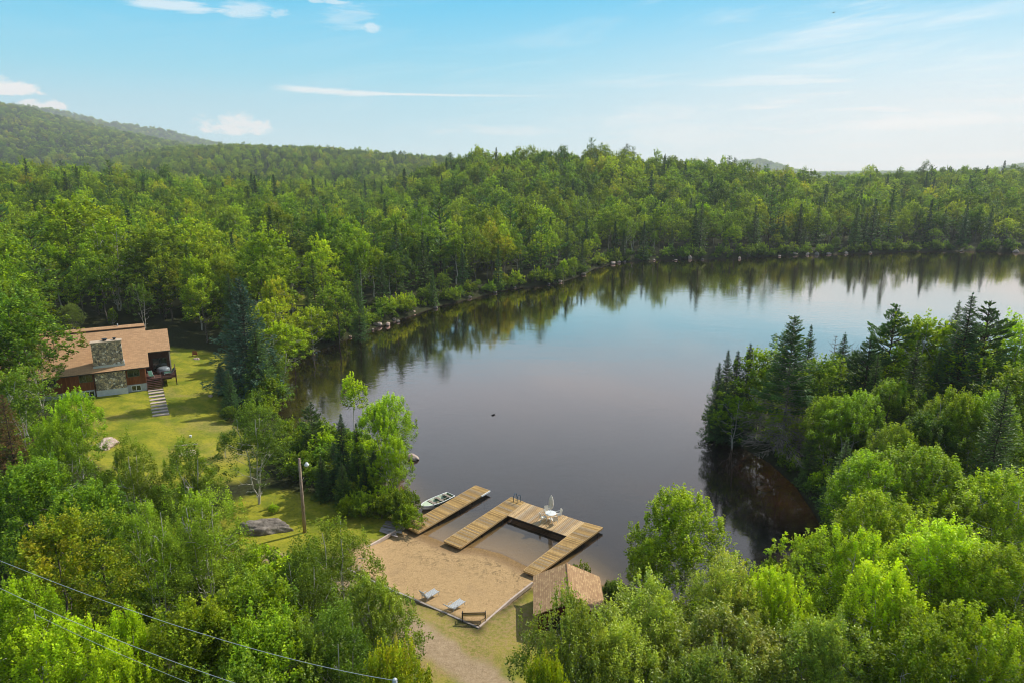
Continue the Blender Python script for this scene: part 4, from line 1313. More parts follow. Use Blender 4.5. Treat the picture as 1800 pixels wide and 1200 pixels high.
M_STONE, t = newmat('field_stone')
co = t.n('ShaderNodeTexCoord').outputs['Object']
vo = t.n('ShaderNodeTexVoronoi', feature='F1'); t.set(vo, 'Vector', co); vo.inputs['Scale'].default_value = 3.3; vo.inputs['Randomness'].default_value = 0.95
ve = t.n('ShaderNodeTexVoronoi', feature='DISTANCE_TO_EDGE'); t.set(ve, 'Vector', co); ve.inputs['Scale'].default_value = 3.3; ve.inputs['Randomness'].default_value = 0.95
sp_ = t.n('ShaderNodeSeparateColor'); t.set(sp_, 0, vo.outputs['Color'])
c = t.ramp(sp_.outputs[0], [(0.0, (0.15, 0.13, 0.105)), (0.3, (0.36, 0.29, 0.20)), (0.6, (0.55, 0.44, 0.29)), (0.85, (0.74, 0.53, 0.28)), (1.0, (0.88, 0.82, 0.72))])
nz = t.noise(co, 9, 4, 0.7); c = t.mix(t.math('MULTIPLY', nz, 0.2), c, (0.16, 0.13, 0.10))
c = t.mix(t.smap(ve.outputs[0], 0.06, 0.015), c, (0.13, 0.115, 0.095))
t.out(principled(t, c, 0.85, t.bump(t.smap(ve.outputs[0], 0.0, 0.2), 0.8, 0.05), 0.2))

M_SIDING, t = newmat('stained_siding')
co = t.n('ShaderNodeTexCoord').outputs['Object']
wv = t.n('ShaderNodeTexWave', wave_type='BANDS', bands_direction='X'); t.set(wv, 'Vector', co); wv.inputs['Scale'].default_value = 1.6; wv.inputs['Detail'].default_value = 0
sx_ = t.n('ShaderNodeSeparateXYZ'); t.set(sx_, 0, co)
pl_ = t.n('ShaderNodeTexWhiteNoise', noise_dimensions='1D'); t.set(pl_, 'W', t.math('FLOOR', t.math('MULTIPLY', sx_.outputs[0], 5.0)))
mp = t.n('ShaderNodeMapping'); t.set(mp, 0, co); mp.inputs['Scale'].default_value = (9, 9, 0.6)
nz = t.noise(mp.outputs[0], 2.5, 4, 0.6)
c = t.mix(pl_.outputs[0], (0.17, 0.052, 0.014), (0.25, 0.082, 0.022))
c = t.mix(t.math('MULTIPLY', t.smap(nz, 0.45, 0.7), 0.5), c, (0.07, 0.022, 0.008))
fr_ = t.math('FRACT', t.math('MULTIPLY', sx_.outputs[0], 5.0))
c = t.mix(t.math('MULTIPLY', t.smap(t.math('ABSOLUTE', t.math('SUBTRACT', fr_, 0.5)), 0.42, 0.5), 0.7), c, (0.03, 0.010, 0.004))
t.out(principled(t, c, 0.75, None, 0.2))


def rock_mat(name, c1, c2, c3, sc_=1.4):
    m, t = newmat(name)
    co = t.n('ShaderNodeTexCoord').outputs['Object']
    n1 = t.noise(co, sc_, 6, 0.7, 0.6); n2 = t.noise(co, sc_ * 7, 4, 0.7)
    c = t.ramp(n1, [(0.32, c1), (0.5, c2), (0.68, c3)])
    c = t.mix(t.math('MULTIPLY', t.smap(n2, 0.5, 0.7), 0.4), c, [x * 0.5 for x in c1])
    geo = t.n('ShaderNodeNewGeometry'); sz = t.n('ShaderNodeSeparateXYZ'); t.set(sz, 0, geo.outputs['Position'])
    c = t.mix(t.smap(sz.outputs[2], 0.12, 0.02), c, [x * 0.35 for x in c2])
    t.out(principled(t, c, 0.9, t.bump(t.math('ADD', n1, t.math('MULTIPLY', n2, 0.3)), 0.7, 0.12), 0.15))
    return m


M_ROCK = rock_mat('granite_grey', (0.10, 0.085, 0.070), (0.21, 0.175, 0.145), (0.36, 0.31, 0.26))
M_ROCKP = rock_mat('granite_pink', (0.30, 0.21, 0.165), (0.50, 0.37, 0.30), (0.66, 0.53, 0.45), 2.0)
M_ROCKO = rock_mat('sunken_rock', (0.42, 0.14, 0.02), (0.55, 0.20, 0.03), (0.62, 0.26, 0.05), 2.0)


def rock(label, x, y, z, dx, dy, dz, mat, seed, rz=0.0, name='boulder', group=None, cat='rock', sub=4):
    import bmesh
    bm = bmesh.new(); bmesh.ops.create_icosphere(bm, subdivisions=sub, radius=1.0)
    r = np.random.default_rng(seed)
    P = np.array([v.co[:] for v in bm.verts])
    k = np.ones(len(P))
    for _ in range(9):
        n_ = r.normal(size=3); n_ /= np.linalg.norm(n_)
        d_ = r.uniform(0.55, 0.85); q = P @ n_
        over = np.maximum(q - d_, 0); P = P - n_[None] * over[:, None] * 0.85
    a = fbm(P[:, 0] * 2.2 + 10 + seed, P[:, 1] * 2.2 + P[:, 2] * 1.7, seed, 4) - 0.5
    b = fbm(P[:, 0] * 6 + 10 + seed, P[:, 1] * 6 + P[:, 2] * 5, seed + 3, 3) - 0.5
    P = P * (1 + 0.38 * a + 0.10 * b)[:, None]
    P = P * np.array([dx, dy, dz]) / 2
    for v, p in zip(bm.verts, P): v.co = p
    me = bpy.data.meshes.new(name); bm.to_mesh(me); bm.free()
    me.polygons.foreach_set('use_smooth', [True] * len(me.polygons)); me.materials.append(mat)
    o = link(name, me); o.location = (x, y, z); o.rotation_euler = (0, 0, rz)
    return tag(o, label, cat, group)


def uv_planar(o, fn):
    """uv from object-space position per face normal: fn(co, normal) -> (u, v)"""
    me = o.data
    uv = me.uv_layers.new(name='uv')
    for p in me.polygons:
        for li in p.loop_indices:
            uv.data[li].uv = fn(me.vertices[me.loops[li].vertex_index].co, p.normal)


# ------------------------------------------------------------------ docks
DZ = 0.50


def dock_planks(mb, q, along, z=DZ, wv=0.145, gap=0.02, th=0.04):
    """planks filling quad q (a,b,c,d) xy; they run a->b (along=0) or a->d (along=1)"""
    a, b, c, d = [np.array(p, float) for p in q]
    if along: a, b, c, d = a, d, c, b
    L = (np.linalg.norm(d - a) + np.linalg.norm(c - b)) / 2
    n = max(1, int(round(L / (wv + gap))))
    for i in range(n):
        s0 = i / n; s1 = (i + 1) / n - gap / L
        e0, e1 = random.uniform(-0.012, 0.012), random.uniform(-0.012, 0.012)
        p = [a + (d - a) * s0, b + (c - b) * s0, b + (c - b) * s1, a + (d - a) * s1]
        u = (b - a) / np.linalg.norm(b - a)
        p = [p[0] - u * e0, p[1] + u * e1, p[2] + u * e1, p[3] - u * e0]
        zz = z + random.uniform(-0.004, 0.004)
        mb.prism([tuple(x) for x in p][::-1] if along else [tuple(x) for x in p], zz - th, zz)
    return n


def quadw(pts): return [tuple(at(x, y, DZ))[:2] for x, y in pts]


def edges_of(mb, q, z0, z1, w_=0.05, skip=(), off=0.028):
    n = len(q); cx = sum(p[0] for p in q) / n; cy_ = sum(p[1] for p in q) / n
    for i in range(n):
        if i in skip: continue
        a = Vector((*q[i], 0)); b = Vector((*q[(i + 1) % n], 0))
        nn = (b - a).cross(Vector((0, 0, 1))).normalized()
        if nn.dot((a + b) / 2 - Vector((cx, cy_, 0))) < 0: nn = -nn
        a += nn * off; b += nn * off
        mb.beam((a.x, a.y, (z0 + z1) / 2), (b.x, b.y, (z0 + z1) / 2), w_, z1 - z0)


def posts(parent, q, fr, zt=0.42):
    for s, side in fr:
        a, b = (q[0], q[3]) if side == 0 else (q[1], q[2])
        cx = sum(p[0] for p in q) / 4; cy_ = sum(p[1] for p in q) / 4
        x = a[0] + (b[0] - a[0]) * s; y = a[1] + (b[1] - a[1]) * s
        x += (cx - x) * 0.10; y += (cy_ - y) * 0.10
        mb = MB(); zb = min(hz(x, y) - 0.3, -0.3)
        mb.box((x, y, (zt + zb) / 2), (0.12, 0.12, zt - zb), 0.7)
        mb.build('post', M_UNDER, parent)


d1 = quadw([(836, 852.5), (860, 861), (734.7, 934.5), (713, 923.5)])
t1 = thing('dock', 'long narrow wooden dock standing alone beside the moored rowing boat', 'dock')
mb = MB(); dock_planks(mb, d1, 0); mb.build('decking', M_DECK, t1)
mb = MB(); edges_of(mb, d1, DZ - 0.20, DZ - 0.005, 0.06); mb.build('frame', M_BEAM, t1)
a = Vector((*d1[1], 0)); b = Vector((*d1[2], 0)); dr = (b - a).normalized(); nn = Vector((-dr.y, dr.x, 0)) * -1
if nn.dot(a - Vector((*d1[0], 0))) < 0: nn = -nn
mb = MB(); p0 = a + nn * 0.10 - dr * 0.05; mb.beam((p0.x, p0.y, DZ - 0.10), (*(p0 + dr * 1.6)[:2], DZ - 0.10), 0.09, 0.16)
mb.build('bumper', M_WHITE, t1)
mb = MB(); m0 = a + dr * 4.4 + nn * 0.065; mb.beam((m0.x, m0.y, DZ - 0.1), (*(m0 + dr * 2.6)[:2], DZ - 0.1), 0.02, 0.18); mb.build('patch_board', M_DECK2, t1)
posts(t1, d1, [(0.02, 0), (0.02, 1), (0.45, 0), (0.42, 1), (0.75, 1)])

UL = quadw([(898.5, 873), (922.3, 882), (809, 961), (781, 949.5)])
UM = quadw([(922.3, 882), (1028.6, 917.5), (997.7, 942), (891.4, 905)])
UR = quadw([(1028.6, 917.5), (1059.2, 926), (942, 1009.7), (920.7, 1001)])
# the platform abuts the two walkways: pull its ends in a little
def shrink(q, s):
    a, b, c, d = [np.array(p) for p in q]
    return [tuple(a + (b - a) * s), tuple(b + (a - b) * s), tuple(c + (d - c) * s), tuple(d + (c - d) * s)]


t2 = thing('dock', 'U-shaped wooden dock carrying the table and the closed parasol', 'dock')
for q_ in (UL, UR):
    mb = MB(); dock_planks(mb, q_, 0); mb.build('walkway_decking', M_DECK, t2)
UMs = shrink(UM, 0.006)
mb = MB(); dock_planks(mb, UMs, 1, z=DZ + 0.004, wv=0.14, gap=0.035); mb.build('platform_decking', M_DECK2, t2)
for q_ in (UL, UR):
    mb = MB(); edges_of(mb, q_, DZ - 0.20, DZ - 0.008, 0.06); mb.build('walkway_frame', M_BEAM, t2)
mb = MB(); edges_of(mb, UMs, DZ - 0.24, DZ - 0.012, 0.05, skip=(1, 3), off=0.02); mb.build('platform_frame', M_UNDER, t2)
posts(t2, UL, [(0.03, 0), (0.35, 1), (0.7, 1), (0.7, 0)]); posts(t2, UR, [(0.02, 1), (0.3, 1), (0.35, 0), (0.66, 1), (0.7, 0)]); posts(t2, UM, [(0.5, 0), (0.97, 1)])

# swim ladder: blue tube hoops at the far edge
la = at(911, 880, DZ)
e1 = Vector((UM[0][0] - UL[0][0], UM[0][1] - UL[0][1], 0)).normalized(); e2 = Vector((-e1.y, e1.x, 0))
if e2.y < 0: e2 = -e2
lt = thing('swim_ladder', 'blue tubular swim ladder hooked over the outer edge of the U-shaped dock', 'ladder', (la.x, la.y, 0))
for k, s in enumerate((-0.26, 0.26)):
    c = e1 * s
    pts = [c - e2 * 0.55 + Vector((0, 0, DZ)), c - e2 * 0.50 + Vector((0, 0, DZ + 0.7)), c - e2 * 0.30 + Vector((0, 0, DZ + 0.95)), c + e2 * 0.02 + Vector((0, 0, DZ + 0.80)), c + e2 * 0.12 + Vector((0, 0, DZ)), c + e2 * 0.14 + Vector((0, 0, -0.9))]
    mb = MB(); mb.tube(pts, 0.035, 8); mb.build('rail', M_BLUE, lt, True)
for k in range(4):
    mb = MB(); z_ = DZ - 0.1 - 0.3 * k; mb.beam(e1 * -0.26 + e2 * 0.13 + Vector((0, 0, z_)), e1 * 0.26 + e2 * 0.13 + Vector((0, 0, z_)), 0.07, 0.03); mb.build('rung', M_BLUE, lt)

# table, parasol, four chairs
tb = at(968, 912, DZ)
tt = thing('garden_table', 'round white garden table on the dock platform', 'table', tb)
mb = MB(); mb.lathe([(0.0, 0.70), (0.56, 0.70), (0.58, 0.715), (0.58, 0.735), (0.55, 0.75), (0.03, 0.75)], n=28); mb.build('tabletop', M_WHITE, tt)
for k in range(4):
    an = k * PI / 2 + 0.4
    mb = MB(); mb.tube([(0.38 * math.cos(an), 0.38 * math.sin(an), 0.70), (0.50 * math.cos(an), 0.50 * math.sin(an), 0.0)], 0.024, 8); mb.build('leg', M_WHITE, tt)
pu = thing('parasol', 'closed cream parasol standing through the white table', 'parasol', tb)
mb = MB(); mb.tube([(0, 0, 0.02), (0.02, 0, 2.75)], 0.022, 8); mb.build('pole', M_WHITE, pu)
mb = MB(); mb.lathe([(0.0, 0.0), (0.24, 0.0), (0.24, 0.07), (0.05, 0.11), (0.04, 0.3)], n=18); mb.build('base', M_CREAM, pu)
V = []; Fq = []; nseg = 24; prof = [(0.085, 1.20), (0.16, 1.35), (0.20, 1.7), (0.19, 2.15), (0.13, 2.5), (0.05, 2.72), (0.015, 2.80)]
for r_, z_ in prof:
    for k in range(nseg):
        rr = r_ * (1 + 0.32 * math.cos(k * 2 * PI / nseg * 8) ) ; an = 2 * PI * k / nseg + (z_ - 1.2) * 0.3
        V.append((rr * math.cos(an) + 0.02, rr * math.sin(an), z_))
for i in range(len(prof) - 1):
    for k in range(nseg): Fq.append((i * nseg + k, i * nseg + (k + 1) % nseg, (i + 1) * nseg + (k + 1) % nseg, (i + 1) * nseg + k))
mb = MB(); mb.add(V, Fq); cn = mb.build('canopy', M_CREAM, pu, True)
mb = MB(); mb.lathe([(0.0, 1.50), (0.235, 1.50), (0.235, 1.54), (0.0, 1.54)], n=16); mb.build('tie_strap', M_WHITE, cn)


def garden_chair(label, x, y, rz, back_m):
    c = thing('garden_chair', label, 'chair', (x, y, DZ), rz)
    mb = MB(); mb.box((0, 0, 0.42), (0.50, 0.46, 0.05)); mb.build('seat', back_m, c)
    mb = MB()
    M = Matrix.Rotation(R(-14), 3, 'X')
    mb.box((0, 0.27, 0.72), (0.46, 0.04, 0.52), M=M); mb.build('backrest', back_m, c)
    for s in (-1, 1):
        mb = MB(); mb.tube([(s * 0.27, -0.28, 0.64), (s * 0.29, 0.0, 0.65), (s * 0.27, 0.26, 0.66)], 0.025, 6); mb.build('armrest', M_WHITE, c)
        mb = MB(); mb.tube([(s * 0.27, -0.26, 0.64), (s * 0.27, -0.34, 0.0)], 0.022, 6); mb.build('leg', M_WHITE, c)
        mb = MB(); mb.tube([(s * 0.25, 0.20, 0.46), (s * 0.28, 0.40, 0.0)], 0.022, 6); mb.build('leg', M_WHITE, c)
    return c


for an, lb in [(200, 'cream seated garden chair on the shoreward side of the white table'), (290, 'cream seated garden chair nearest the dock inner edge at the white table'),
               (20, 'cream seated garden chair on the lake side of the white table, away from the ladder'), (110, 'cream seated garden chair on the ladder side of the white table')]:
    a_ = R(an); garden_chair(lb, tb.x + 0.92 * math.cos(a_), tb.y + 0.92 * math.sin(a_), a_ - PI / 2, M_CREAM)

# rowing boat
bw = at(742.5, 893, 0.45); bs = at(787, 873, 0.45)
bd = Vector((bs.x - bw.x, bs.y - bw.y, 0)); BL = 4.3
bo = thing('rowing_boat', 'small white rowing boat with pale green inside, moored beside the single dock', 'boat', (bw.x - 0.15, bw.y + 0.30, 0), math.atan2(bd.y, bd.x))
stn = [0, 0.05, 0.14, 0.28, 0.45, 0.62, 0.8, 1.0]
wd = [0.03, 0.30, 0.52, 0.68, 0.76, 0.78, 0.74, 0.66]
kz = [0.20, 0.0, -0.10, -0.14, -0.15, -0.15, -0.14, -0.12]
tz = [0.62, 0.58, 0.54, 0.50, 0.47, 0.45, 0.44, 0.44]
def hull(inset, lift, tdrop=0.0):
    V = []; nn_ = 9
    for s, w_, k_, z_ in zip(stn, wd, kz, tz):
        for j in range(nn_):
            u = -1 + 2 * j / (nn_ - 1); w2 = max(w_ - inset, 0.01)
            V.append((s * BL + (inset if s == 0 else -inset if s == 1 else 0), u * w2 * (0.9 + 0.1 * abs(u)), (k_ + lift) + (z_ - tdrop - k_ - lift) * abs(u) ** 2.6))
    Fh = []
    for i in range(len(stn) - 1):
        for j in range(nn_ - 1): Fh.append((i * nn_ + j, (i + 1) * nn_ + j, (i + 1) * nn_ + j + 1, i * nn_ + j + 1))
    Fh.append(tuple((len(stn) - 1) * nn_ + j for j in range(nn_)))
    return V, Fh
M_BOATG = simple('boat_green', (0.54, 0.62, 0.44), 0.5, 0.10)
M_BSEAT = simple('boat_seat_green', (0.07, 0.14, 0.11), 0.6, 0.2)
M_BSEAT2 = simple('boat_seat_grey', (0.28, 0.23, 0.19), 0.8, 0.2)
mb = MB(); mb.add(*hull(0, 0)); mb.build('hull', M_WHITE, bo, True)
mb = MB(); mb.add(*hull(0.05, 0.05)); mb.build('inner_skin', M_BOATG, bo, True)
mb = MB()
for s_ in (-1, 1): mb.tube([(s * BL, s_ * w_, z_ + 0.01) for s, w_, z_ in zip(stn, wd, tz)], 0.04, 6)
mb.beam((BL, -0.68, 0.45), (BL, 0.68, 0.45), 0.07, 0.05)
mb.build('gunwale', M_WHITE, bo, True)
mb = MB(); mb.add([(0.05, 0, 0.63), (0.20, 0.28, 0.585), (0.62, 0.50, 0.55), (1.2, 0.64, 0.515), (1.2, -0.64, 0.515), (0.62, -0.50, 0.55), (0.20, -0.28, 0.585)], [(0, 6, 5, 4, 3, 2, 1)]); mb.build('foredeck', M_BOATG, bo)
for xs_, mt in ((1.55, M_BSEAT), (2.6, M_BSEAT), (3.75, M_BSEAT)):
    mb = MB(); mb.box((xs_, 0, 0.32), (0.34, 1.30, 0.26)); st_ = mb.build('bench_seat', mt, bo)
    mb = MB(); mb.box((xs_, 0, 0.462), (0.30, 1.24, 0.03)); mb.build('cushion', M_BSEAT2, st_)
mb = MB()
for s_ in (-0.3, 0.28): mb.tube([(1.2, s_, 0.50), (2.4, s_ * 1.3, 0.50), (3.5, s_ * 1.2, 0.49)], 0.022, 6)
mb.build('oar', M_STEP, bo)
# mooring rope
mb = MB(); q0 = Vector((bw.x, bw.y, 0.5)); q1 = Vector((*d1[3], 0.5)) * 0.55 + Vector((*d1[0], 0.5)) * 0.45
tag(link('mooring_rope', MB().tube([q0, (q0 + q1) / 2 - Vector((0, 0, 0.2)), q1], 0.012, 5).mesh('rope', M_CREAM)), 'thin rope from the rowing boat bow to the single dock', 'rope')

# ------------------------------------------------------------------ beach
def border(pts, label, zt, h=0.32, w_=0.16, mat=M_GREYWOOD):
    mb = MB()
    P = [at(x, y, z) for (x, y), z in zip(pts, zt)]
    for i in range(len(P) - 1):
        a, b = P[i], P[i + 1]; n_ = max(1, int((b - a).length / 2.4))
        for k in range(n_):
            p = a + (b - a) * (k / n_); q = a + (b - a) * ((k + 1) / n_ - 0.004)
            j = random.uniform(-0.012, 0.012)
            mb.beam(p + Vector((0, 0, j - h / 2)), q + Vector((0, 0, j - h / 2 + random.uniform(-.01, .01))), w_, h)
    return tag(mb.build('timber_edging', mat), label, 'edging')


border([(842, 1102), (776, 1073), (710, 1044), (640, 1013), (585, 985)], 'timber edging along the beach side behind the loungers and bench', [0.92, 0.93, 0.95, 1.0, 1.0], mat=M_UNDER and M_GREYWOOD)
border([(843, 1100), (900, 1050), (936, 1022)], 'timber edging from the bench corner of the beach towards the shed', [0.92, 0.78, 0.66], mat=M_STEP)
border([(712, 921), (690, 934), (668, 947), (630, 968)], 'timber edging between the beach and the pile of weathered boards', [0.62, 0.70, 0.78, 0.9], mat=M_STEP)

# weathered boards pile
pc = at(687, 925, 0.7)
mb = MB()
for k in range(9):
    an = R(-24) + random.uniform(-0.10, 0.10)
    off = (k - 4) * 0.27
    c = Vector((pc.x, pc.y, 0)) + Vector((math.sin(R(24)) * 1, math.cos(R(24)), 0)) * off
    mb.box((c.x + random.uniform(-.15, .15), c.y, hz(pc.x, pc.y) + 0.25 + random.uniform(0, 0.02)), (2.7 + random.uniform(-.4, .3), 0.2, 0.04), an)
bp = mb.build('pallet', M_GREYWOOD); tag(bp, 'weathered grey board pallet lying beside the beach edging and the single dock', 'pallet')


M_LOUNGE = simple('weathered_plastic', (0.50, 0.51, 0.52), 0.5, 0.1)


def lounger(label, px, py, zg, ang_, back=50):
    c = at(px, py, zg)
    z0 = hz(c.x, c.y)
    t_ = thing('sun_lounger', label, 'sun lounger', (c.x, c.y, z0 + 0.01), ang_)
    # +X towards the feet, backrest at -X
    mb = MB()
    for k in range(11): mb.box((-0.30 + k * 0.118, 0, 0.34), (0.088, 0.56, 0.025))
    for s in (-1, 1): mb.box((0.32, s * 0.31, 0.33), (1.36, 0.05, 0.06))
    mb.build('seat', M_LOUNGE, t_)
    mb = MB(); b_ = R(back); dx, dz = -math.cos(b_), math.sin(b_)
    Mr = Matrix.Rotation(b_, 3, 'Y')
    for k in range(6): mb.box((-0.40 + dx * (0.06 + k * 0.12), 0, 0.36 + dz * (0.06 + k * 0.12)), (0.085, 0.52, 0.025), M=Mr)
    for s in (-1, 1): mb.box((-0.40 + dx * 0.36, s * 0.285, 0.36 + dz * 0.36), (0.76, 0.045, 0.05), M=Mr)
    mb.box((-0.40 + dx * 0.76, 0, 0.36 + dz * 0.76), (0.06, 0.60, 0.05), M=Mr)
    mb.build('backrest', M_LOUNGE, t_)
    for s in (-1, 1):
        for lx in (-0.42, 0.85):
            mb = MB(); mb.tube([(lx, s * 0.30, 0.33), (lx + (-0.07 if lx < 0 else 0.07), s * 0.31, 0)], [0.032, 0.024], 6); mb.build('leg', M_LOUNGE, t_)
        mb = MB(); mb.tube([(-0.45, s * 0.33, 0.30), (-0.36, s * 0.34, 0.56), (0.02, s * 0.34, 0.55), (0.10, s * 0.33, 0.30)], 0.025, 6); mb.build('armrest', M_LOUNGE, t_)
    return t_


la1 = at(743, 1052, 0.8); la2 = at(769, 1036, 0.8); LA = math.atan2(la2.y - la1.y, la2.x - la1.x)
lounger('white slatted sun lounger with upright back, farther from the bench', 753, 1047, 0.8, LA, 62)
lounger('white slatted sun lounger between the other lounger and the bench', 799, 1066, 0.85, LA + 0.02, 40)

bc = at(833, 1091, 0.85)
bt = thing('park_bench', 'black framed bench with wooden slats in the corner of the beach, facing the lake', 'bench', (bc.x, bc.y, hz(bc.x, bc.y) + 0.01), R(2))
for s in (-1, 1):
    mb = MB()
    mb.tube([(s * 0.92, 0.42, 0.0), (s * 0.92, 0.40, 0.43), (s * 0.92, -0.02, 0.43)], 0.045, 6)
    mb.tube([(s * 0.92, -0.08, 0.0), (s * 0.92, -0.02, 0.43), (s * 0.92, -0.16, 0.92)], 0.05, 6)
    mb.tube([(s * 0.92, -0.08, 0.66), (s * 0.92, 0.40, 0.66), (s * 0.92, 0.40, 0.43)], 0.04, 6)
    mb.build('side_frame', M_BLACK, bt)
mb = MB()
for k in range(4): mb.box((0, 0.05 + k * 0.115, 0.47), (1.80, 0.09, 0.03))
mb.build('seat', M_BENCH, bt)
mb = MB()
for k, (yy, zz) in enumerate([(-0.055, 0.62), (-0.125, 0.84)]):
    mb.box((0, yy, zz), (1.80, 0.03, 0.10), M=Matrix.Rotation(R(14), 3, 'X'))
mb.build('backrest', M_BENCH, bt)
mb = MB(); mb.box((0, -0.11, 0.73), (1.80, 0.025, 0.05)); mb.box((0, -0.17, 0.905), (1.84, 0.04, 0.05)); mb.build('back_rail', M_BLACK, bt)

# ------------------------------------------------------------------ shed
SX0, SX1, SY0, SY1, SE, SPK = -2.85, 2.85, -2.7, 2.7, 2.42, 3.70
sh = thing('boat_shed', 'small dark red shed with a patchy brown shingled gable roof beside the beach', 'shed', (4.58, 49.10, 0.0), R(-1.5))
gz = 0.35
mb = MB(); mb.box((0, 0, (gz + SE) / 2 - 0.15), (4.9, 4.6, SE - gz + 0.1))
mb.add([(-2.45, -2.302, SE - 0.25), (2.45, -2.302, SE - 0.25), (0, -2.302, SPK - 0.2)], [(0, 1, 2)]); mb.add([(-2.45, 2.302, SE - 0.25), (2.45, 2.302, SE - 0.25), (0, 2.302, SPK - 0.2)], [(2, 1, 0)])
M_SHED = simple('dark_red_boards', (0.10, 0.022, 0.014), 0.8, 0.35, 3.0, stretch=(6, 6, 0.5))
mb.build('wall', M_SHED, sh)
mb = MB()
mb.slab([(SX0, SY0, SE), (0, SY0, SPK), (0, SY1, SPK), (SX0, SY1, SE)], 0.07)
mb.slab([(0.001, SY0, SPK), (SX1, SY0, SE), (SX1, SY1, SE), (0.001, SY1, SPK)], 0.07)
ro = mb.build('roof', M_ROOF2, sh)
slope_ = math.hypot(2.85, SPK - SE) / 2.85
uv_planar(ro, lambda c, n_: (c.y, abs(c.x) * slope_))
mb = MB(); mb.tube([(0, SY0, SPK + 0.01), (0, SY1, SPK + 0.01)], 0.06, 6); mb.build('ridge_cap', M_ROOF, ro)
mb = MB(); mb.box((-1.2, -2.33, 1.35), (0.95, 0.05, 1.95)); dr_ = mb.build('door', M_TRIM, sh)
mb = MB(); mb.box((-0.85, -2.37, 1.35), (0.04, 0.04, 0.14)); mb.build('handle', M_SNOWW, dr_)
mb = MB(); mb.box((1.1, -2.33, 1.6), (0.9, 0.05, 0.7)); wn_ = mb.build('window', M_WHITE, sh)
mb = MB(); mb.box((1.1, -2.36, 1.6), (0.76, 0.03, 0.56)); mb.build('pane', M_GLASS, wn_)

# ------------------------------------------------------------------ utility pole and wires
pb = at(536, 936, 0.9); pz = hz(pb.x, pb.y)
po = thing('utility_pole', 'bare wooden utility pole with a lamp, standing on the grass behind the grey boulder', 'utility pole', (pb.x, pb.y, pz))
mb = MB(); mb.tube([(0, 0, -0.5), (0, 0.02, 4), (0.02, 0, 7.95)], [0.18, 0.155, 0.125], 12); mb.build('pole', M_POLE, po, True)
lm = MB(); lm.tube([(0.10, 0, 7.35), (0.45, -0.02, 7.38), (0.62, -0.02, 7.36)], 0.03, 8); arm = lm.build('arm', M_BLACK, po)
mb = MB(); mb.lathe([(0.02, 0.20), (0.12, 0.18), (0.16, 0.08), (0.24, 0.0), (0.22, -0.12), (0.12, -0.22), (0.0, -0.24)][::-1], (0.72, -0.02, 7.32), 16); mb.build('lamp_head', M_WHITE, arm, True)
mb = MB(); mb.tube([(0.14, 0, 5.6), (0.36, -0.05, 5.95)], 0.02, 6); mb.build('bracket', M_SNOWW, po)


def wire(label, pts, r_=0.017):
    P = [ray(x, y, Y) for x, y, Y in pts]
    C_ = []
    for i in range(25):
        s = i / 24
        # quadratic through three points
        a, b, c = P
        C_.append(a * (1 - s) * (1 - 2 * s) + b * 4 * s * (1 - s) + c * s * (2 * s - 1))
    return tag(link('power_line', MB().tube(C_, r_, 6).mesh('wire', M_WIRE)), label, 'power line', 'power lines over the slope')


M_WIRE = simple('wire_alu', (0.50, 0.50, 0.49), 0.4, 0.05, metal=0.4)
w1_ = wire('upper power line, ending in a small insulator at the bottom edge', [(-60, 960, 27), (330, 1105, 23), (694, 1195, 20)], 0.0105)
wire('middle power line crossing the lower left wood', [(-60, 1004, 25), (190, 1117, 22), (470, 1218, 19)], 0.0095)
wire('lowest and shortest power line in the lower left wood', [(60, 1078, 24), (210, 1148, 22), (380, 1218, 20)], 0.007)
ip_ = ray(694, 1195, 20)
io = thing('insulator', 'small pale insulator clamp on the lower end of the upper power line', 'insulator', ip_)
mb = MB(); mb.lathe([(0.0, -0.10), (0.05, -0.10), (0.09, -0.05), (0.05, -0.02), (0.09, 0.03), (0.04, 0.08), (0.0, 0.09)], n=12); mb.build('bell', M_SNOWW, io, True)
mb = MB(); mb.tube([(0.0, 0, -0.02), (0.9, -0.5, -0.6), (1.6, -1.0, -1.6)], 0.016, 6); mb.build('stay_wire', M_WIRE, io)

# ------------------------------------------------------------------ rocks
def rk(label, px, py, zc, dx, dy, dz, mat, seed, zg=None, **k):
    c = at(px, py, zc if zg is None else zg)
    return rock(label, c.x, c.y, zc, dx, dy, dz, mat, seed, **k)


rk('large grey boulder in the yard left of the utility pole', 466, 931, 1.15, 5.8, 2.6, 2.6, M_ROCK, 3, rz=R(8), sub=5)
rk('pale boulder embedded in the upper lawn between the birches', 190, 783, 2.2, 2.7, 4.6, 1.7, M_ROCKP, 5, sub=5)
rk('pink boulder standing in the water off the dock point', 724, 805, 0.12, 1.9, 1.2, 1.25, M_ROCKP, 8)
rk('pale rock beside the red garden chair', 345, 631, 2.4, 1.2, 0.8, 0.6, M_ROCKP, 9)
rk('small pale rock at the edge of the house lawn by the spruces', 370, 696, 1.9, 0.9, 0.7, 0.6, M_ROCKP, 10)
rk('orange-brown sunken rock in the shaded inlet', 1345, 857, -0.42, 2.4, 1.5, 0.75, M_ROCKO, 11)
rk('smaller sunken brown rock behind the orange one in the inlet', 1350, 832, -0.60, 1.3, 0.9, 0.7, M_ROCKO, 12)
rk('flat pinkish rock half under water beyond the moored boat', 712, 905, -0.02, 2.0, 0.9, 0.35, M_ROCKP, 13)
rk('dark wet rocks under the bush at the dock point', 703, 892, 0.10, 1.6, 1.0, 1.1, M_ROCK, 14)
rk('pale rock at the cove mouth under the fresh green tree', 497, 675, 0.25, 0.9, 0.8, 0.8, M_ROCKP, 15)
